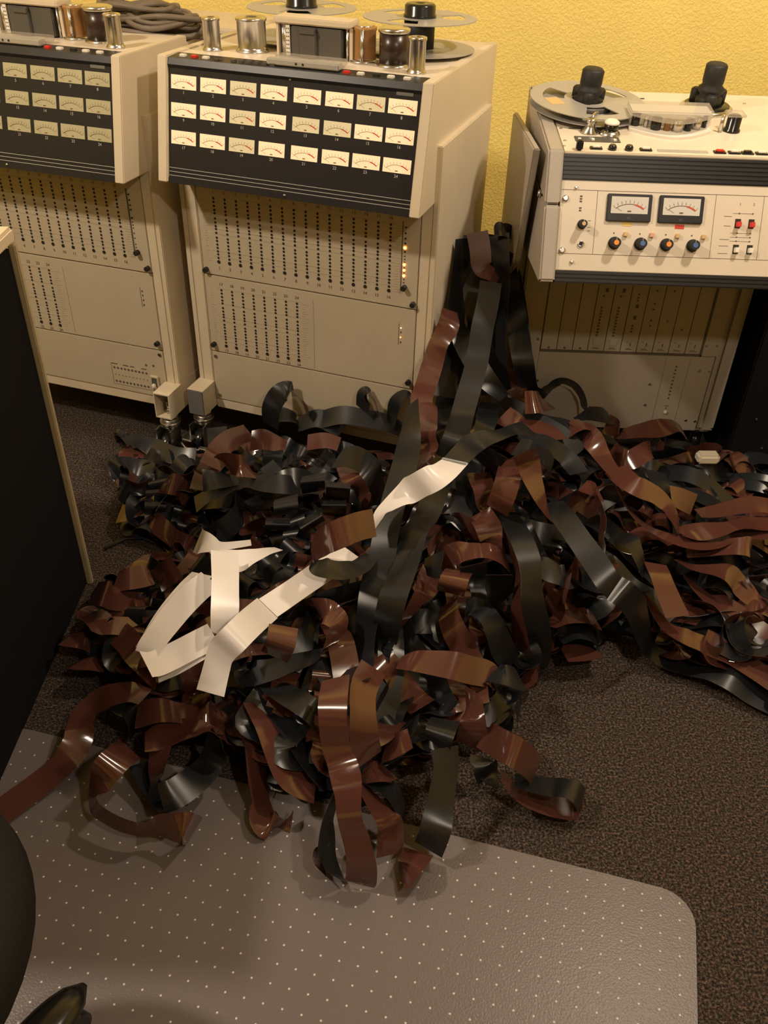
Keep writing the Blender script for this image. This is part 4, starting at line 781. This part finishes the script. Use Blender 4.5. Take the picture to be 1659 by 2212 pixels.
('R',1,'upright brown wavy sliver right of centre',[[866,3017,555,34,-89,30],[886,2926,562,3,-90,44],[897,2865,529,-1,-82,57],[888,2807,488,-2,-83,55],[892,2729,470,-10,-80,59]]),
('R',0,'short brown tube right of the twisted tapering tape',[[833,3043,582,-5,-100,5],[867,3025,578,-6,-100,-4],[913,3051,542,-16,-99,4]]),
('R',0,'brown tape stack resting on the carpet notch',[[661,2517,263,-9,-89,44],[738,2571,257,0,-94,33],[830,2615,232,-14,-96,23],[894,2651,176,-25,-92,31]]),
('B',0,'black open curl on the carpet notch under the brown stack',[[715,2530,188,3,-99,15],[787,2559,204,-7,-99,8],[867,2591,163,-21,-98,5],[912,2612,91,-42,-88,21]]),
('R',0,'brown end tucked in the black open curl',[[750,2524,105,-6,-99,11],[822,2540,102,-1,-100,3],[897,2561,92,-17,-96,24]]),
('B',1,'wide black shiny tape at the right edge, catching a warm glint',[[1564,2896,221,56,74,-37],[1616,2855,197,65,76,-5],[1683,2838,186,62,78,11],[1746,2777,171,59,78,22]]),
('R',0,'brown hump with grey sheen against the two meter recorder',[[1195,3877,330,-11,-98,19],[1278,3820,390,-5,-98,-21],[1365,3812,411,5,-83,-56],[1457,3862,401,3,-100,2],[1541,3922,323,-14,-99,5]]),
('R',0,'wide brown loop right of the bunch, edge on at its left',[[1120,3707,338,28,-96,-4],[1176,3591,355,19,-85,-49],[1283,3664,369,-5,-97,-22],[1322,3702,342,-38,-93,5]]),
('B',0,'slim hoop standing at the foot of the two meter recorder',[[840,4130,397,48,86,-19],[870,4130,463,42,61,-67],[919,4130,488,27,64,-72],[984,4130,460,5,70,-71],[1033,4130,394,-2,77,-64],[1060,4130,316,-2,82,-57]]),
('B',0,'black curl with a silver glint right of the bunch',[[975,3870,449,-9,-98,18],[1008,3826,472,-2,-99,-15],[1081,3857,451,-14,-97,-17],[1144,3906,410,-30,-93,19]]),
('R',0,'brown curl end right of the silver glint curl',[[1115,3872,392,-34,-42,-84],[1171,3890,355,-29,-63,-72],[1202,3905,313,-39,-91,-14]]),
('R',0,'pair of brown tubes catching white lines above the twisted tape',[[829,3474,573,16,-95,25],[873,3476,608,14,-98,16],[939,3563,569,9,-98,18]]),
('B',0,'black tape drooping on the pile right of the white splice',[[560,3208,657,10,-99,-6],[622,3163,677,-11,-99,-5],[686,3158,636,-30,-95,-8],[726,3193,560,-42,-91,0]]),
('B',1,'black tape filling the middle of the hanging bunch behind the brown flap',[[391,4223,1210,98,19,6],[387,4060,1065,99,-8,7],[417,3967,905,98,-17,-12],[471,3961,713,96,-27,-8],[523,3933,499,95,-32,1]]),
('B',1,'black tape at the back of the bunch, crossing down to the left',[[487,4294,1196,99,14,-9],[471,4192,1014,100,6,1],[433,4010,868,99,-13,-2],[390,3879,727,98,-17,-12],[357,3768,580,95,-31,-9]]),
('B',1,'black tape along the left side of the bunch, behind the leaning brown tape',[[348,4279,1118,92,38,12],[333,4166,966,97,17,-16],[308,3982,864,96,-19,-22],[292,3825,744,96,-20,-22],[268,3674,626,95,-20,-21]]),
('B',1,'black tape along the right side of the bunch, behind the rightmost one',[[567,4292,1115,76,-55,-35],[611,4219,953,91,-40,8],[638,4070,829,99,-12,9],[674,3979,647,99,-13,10],[729,3912,448,100,3,2]]),
('B',0,'black tape passing behind the bunch foot toward the right',[[506,3851,491,22,-96,-17],[588,3533,646,4,-96,-28],[701,3471,626,-18,-94,-29],[807,3426,583,-38,-86,-33],[880,3372,533,-62,-77,-14]]),
('B',0,'black tape fanning right from the bunch foot, upper one',[[659,3519,619,10,-99,-1],[763,3485,613,-11,-98,-14],[867,3500,571,-32,-93,-18],[959,3464,515,-51,-86,-10]]),
('B',0,'black tape fanning right from the bunch foot, lower one',[[581,3267,656,1,-100,-7],[699,3290,628,-19,-95,-23],[799,3280,566,-39,-88,-28],[849,3198,537,-56,-83,-6]]),
('R',0,'brown tape showing between the black ones at the bunch foot',[[527,3486,650,19,-96,-19],[609,3388,654,-9,-99,-11],[728,3422,617,-22,-97,-6],[774,3362,603,-44,-90,7]]),
('B',1,'smooth dark tape hanging in the hollow right of the straight black one',[[508,3818,518,91,36,-22],[439,3365,702,83,44,-34],[407,3261,676,77,43,-47]]),
('B',1,'black half tube among the short black loops, farthest right one',[[-40,3399,440,86,-51,0],[-46,3282,478,88,-48,-3],[-54,3284,439,90,-43,-2]]),
('B',0,'black tape lying across the back of the left lobe against the lit recorder',[[-337,3896,345,30,-89,-35],[-233,3862,396,17,-84,-51],[-126,3826,405,16,-89,-42],[-8,3786,406,15,-90,-41],[77,3758,380,-3,-97,-22]]),
('R',0,'brown glimpse of tape at the back of the left lobe, below the hoops',[[-397,3731,307,26,-93,-26],[-307,3726,326,18,-94,-29],[-236,3718,311,-5,-98,-19]]),
]

# ---------------------------------------------------------------- the tape
CW=.0254; TH=.00016
def ribbon(mb,cs,ws,side):
    """closed thin strip, 5 vertices across, brown on one face and black on the other"""
    n=len(cs); top=[];bot=[]
    for i in range(n):
        T=(cs[min(i+1,n-1)]-cs[max(i-1,0)]); T=T.normalized() if T.length>1e-7 else Vector((1,0,0))
        w=ws[i]-ws[i].dot(T)*T
        if w.length<1e-3: w=Vector((-T.y,T.x,0))
        w.normalize(); N=T.cross(w); r=[];q=[]
        for k in (-1,0,1):
            p=cs[i]+w*(CW*k)
            if p.z<.0045: p.z=.0045
            r.append(mb.bm.verts.new(p+N*TH)); q.append(mb.bm.verts.new(p-N*TH))
        top.append(r); bot.append(q)
    a,b=side
    for i in range(n-1):
        for k in (0,1):
            f=mb.bm.faces.new((top[i][k],top[i+1][k],top[i+1][k+1],top[i][k+1])); f.material_index=a; f.smooth=True
            f=mb.bm.faces.new((bot[i][k],bot[i][k+1],bot[i+1][k+1],bot[i+1][k])); f.material_index=b; f.smooth=True
        f=mb.bm.faces.new((top[i][0],bot[i][0],bot[i+1][0],top[i+1][0])); f.material_index=b
        f=mb.bm.faces.new((top[i][2],top[i+1][2],bot[i+1][2],bot[i][2])); f.material_index=b
    for i in range(n-1):
        for r,k in ((top,0),(top,2),(bot,0),(bot,2)):
            e=mb.bm.edges.get((r[i][k],r[i+1][k]))
            if e: e.smooth=False
    for e in (0,n-1):
        for k in (0,1): mb.bm.faces.new((top[e][k],top[e][k+1],bot[e][k+1],bot[e][k])).material_index=b
def catmull(P,t):
    n=len(P); i=min(int(t),n-2); f=t-i
    p0=P[i-1] if i>0 else P[0]*2-P[1]; p1=P[i]; p2=P[i+1]; p3=P[i+2] if i+2<n else P[n-1]*2-P[n-2]
    return .5*((2*p1)+(p2-p0)*f+(2*p0-5*p1+4*p2-p3)*f*f+(3*p1-p0-3*p2+p3)*f*f*f)
def hero(face,sideflag,label,secs):
    P=[Vector(s[:3])/2000 for s in secs]; Q=[Vector(s[3:])/100 for s in secs]
    for i in range(len(Q)): Q[i].normalize()
    N=(len(P)-1)*9; cs=[];ws=[]
    for i in range(N+1):
        t=i/9; cs.append(catmull(P,t)); ws.append(catmull(Q,t).normalized())
    for _ in range(2):
        cs=[cs[0]]+[(cs[i-1]+2*cs[i]+cs[i+1])/4 for i in range(1,N)]+[cs[N]]
        ws=[ws[0]]+[((ws[i-1]+2*ws[i]+ws[i+1])/4).normalized() for i in range(1,N)]+[ws[N]]
    m=MB(); m.keep=True
    # ribbon top face normal is T x W ; winding of top faces gives that direction
    if face=='W': ribbon(m,cs,ws,(0,0)); o=m.build('leader_tape','leader'); cat='leader tape'
    else:
        near=0 if face=='R' else 1
        ribbon(m,cs,ws,(near,1-near) if sideflag else (1-near,near)); o=m.build('magnetic_tape',['oxide','backing']); cat='magnetic tape'
    tag(o,label,cat); return o
HER={}
for t in TAPES: HER[t[2]]=hero(*t)
# pale blue splice where the black tape meets the white leader
def splice(label,w,col):
    o=HER[label]; s=[t for t in TAPES if t[2]==label][0][3]; a,b=(s[0],s[1]); A=Vector(a[:3])/2000; B=Vector(b[:3])/2000; Wd=Vector(a[3:]).normalized()
    T=(B-A).normalized(); Wd=(Wd-Wd.dot(T)*T).normalized(); N=T.cross(Wd); N=N if N.z>0 else -N; m=MB(); c=A+T*.006+N*.0030
    m.bm.faces.new([m.bm.verts.new(c+T*x+Wd*y) for x,y in ((-w,-CW),(w,-CW),(w,CW),(-w,CW))]); bmesh.ops.solidify(m.bm,geom=m.bm.faces[:],thickness=.0002)
    k=m.build('splicing_tape',col); k.parent=o
splice('white leader tape draped diagonally over the two long black tapes',.004,'splice')

# the tangle underneath: tape nobody could count
OUT=[(-0.63,1.36),(-0.62,1.26),(-0.517,1.167),(-0.423,1.079),(-0.245,1.002),(-0.199,0.95),(-0.099,0.93),(-0.007,0.96),(0.058,1.004),(0.204,1.041),(0.285,1.156),(0.346,1.243),(0.395,1.284),(0.475,1.355),(0.545,1.359),(0.586,1.28),(0.698,1.234),(0.813,1.132),(1.3,1.1),(1.3,1.9),(0.943,1.99),(0.802,2.04),(0.632,2.05),(0.34,2.06),(0.27,2.22),(0.17,2.22),(0.12,1.83),(0,1.84),(-.2,1.92),(-.42,1.98),(-0.462,1.98),(-0.70,1.95),(-0.71,1.876),(-0.63,1.683),(-0.521,1.599),(-0.428,1.57),(-0.513,1.516),(-0.60,1.463)]
OUT2=[(x,y+.14) if (y>1.82 and x>-.6 and x<1.0) else (x,y) for x,y in OUT]
def inside(x,y,OUT=OUT):
    c=False; j=len(OUT)-1
    for i in range(len(OUT)):
        xi,yi=OUT[i]; xj,yj=OUT[j]
        if (yi>y)!=(yj>y) and x<(xj-xi)*(y-yi)/(yj-yi)+xi: c=not c
        j=i
    return c
def edge_dist(x,y,OUT=OUT):
    d=9
    for i in range(len(OUT)):
        ax,ay=OUT[i-1]; bx,by=OUT[i]; vx,vy=bx-ax,by-ay; t=max(0,min(1,((x-ax)*vx+(y-ay)*vy)/(vx*vx+vy*vy+1e-9)))
        d=min(d,math.hypot(x-ax-vx*t,y-ay-vy*t))
    return d if inside(x,y,OUT) else -d
def height(x,y):
    d=edge_dist(x,y,OUT2)
    if d<=0: return 0.02
    cap=.13+.11*math.exp(-((x-.08)**2+(y-1.5)**2)/.10)+.14*math.exp(-((x-.27)**2+(y-1.93)**2)/.02)
    if x>.45: cap*=.80
    if x<-.3: cap=min(cap,.13)
    return min(cap,.03+.62*d)
GRID={}
def hq(x,y):
    k=(round(x*40),round(y*40))
    if k not in GRID: GRID[k]=(height(k[0]/40,k[1]/40),edge_dist(k[0]/40,k[1]/40))
    return GRID[k]
def filler(mb,rnd,x,y,layer,L,style):
    ds=.006; n=int(L/ds); ax,ay=.27,2.0
    phi=math.atan2(y-ay,x-ax)+rnd.uniform(-.7,.7)+(PI if rnd.random()<.3 else 0)
    if style==1: phi=rnd.uniform(0,2*PI)
    if style==2: phi=-PI/2+rnd.uniform(-.5,.5)
    lam=rnd.uniform(.10,.24) if style!=2 else rnd.uniform(.075,.12); A=math.radians(rnd.uniform(25,75) if style!=2 else rnd.uniform(55,95))
    if style==3: lam=rnd.uniform(.16,.30); A=math.radians(rnd.uniform(15,40))
    ph=rnd.uniform(0,2*PI); roll=rnd.uniform(-.9,.9) if style in(0,1) else rnd.uniform(-.5,.5); rr=rnd.uniform(-1.5,1.5) if style in(0,1) else rnd.uniform(-1,1)
    kphi=rnd.uniform(-3.0,3.0) if style!=2 else rnd.uniform(-1,1); p=Vector((x,y,0)); p.z=hq(x,y)[0]*layer; cs=[];ws=[]; z0=p.z
    for i in range(n):
        s=i*ds; hh,dd=hq(p.x,p.y)
        if dd<.03:   # turn back toward the inside of the pile
            cx,cy=(.1,1.5) if p.x<.5 else (.8,1.55)
            want=math.atan2(cy-p.y,cx-p.x); dphi=(want-phi+PI)%(2*PI)-PI; phi+=dphi*.22
        phi+=kphi*ds*(1+.8*math.sin(s*9+ph)); th=A*math.sin(2*PI*s/lam+ph); ro=roll+rr*s*.5+.35*math.sin(s*7+ph)
        F=Vector((math.cos(phi),math.sin(phi),0)); Lt=Vector((-math.sin(phi),math.cos(phi),0)); U=Vector((0,0,1))
        U2=U*math.cos(ro)+Lt*math.sin(ro); L2=Lt*math.cos(ro)-U*math.sin(ro)
        T=F*math.cos(th)+U2*math.sin(th)
        p=p+T*ds
        tgt=hh*layer; z0+= (tgt-z0)*.12
        p.z+=(z0-p.z)*.045
        p.z=max(p.z,.006+CW*abs(L2.z))
        cs.append(p.copy()); ws.append(L2)
    if len(cs)>4: ribbon(mb,cs,ws,(0,1) if rnd.random()<.35 else (1,0))
rnd=random.Random(11)
mb=MB(); mb.keep=True; cnt=0
while cnt<300:
    x=rnd.uniform(-.72,1.25); y=rnd.uniform(.9,2.2)
    if hq(x,y)[1]<.03: continue
    cnt+=1
    st=rnd.choice((0,0,1,3,3)); 
    if x<-.1 and y>1.35 and rnd.random()<.5: st=2
    filler(mb,rnd,x,y,rnd.uniform(.15,.92),rnd.uniform(.7,1.7),st)
tg=mb.build('tangled_tape',['oxide','backing']); tag(tg,'the uncountable tangle of brown and black tape making up the body of the heap','magnetic tape',kind='stuff')
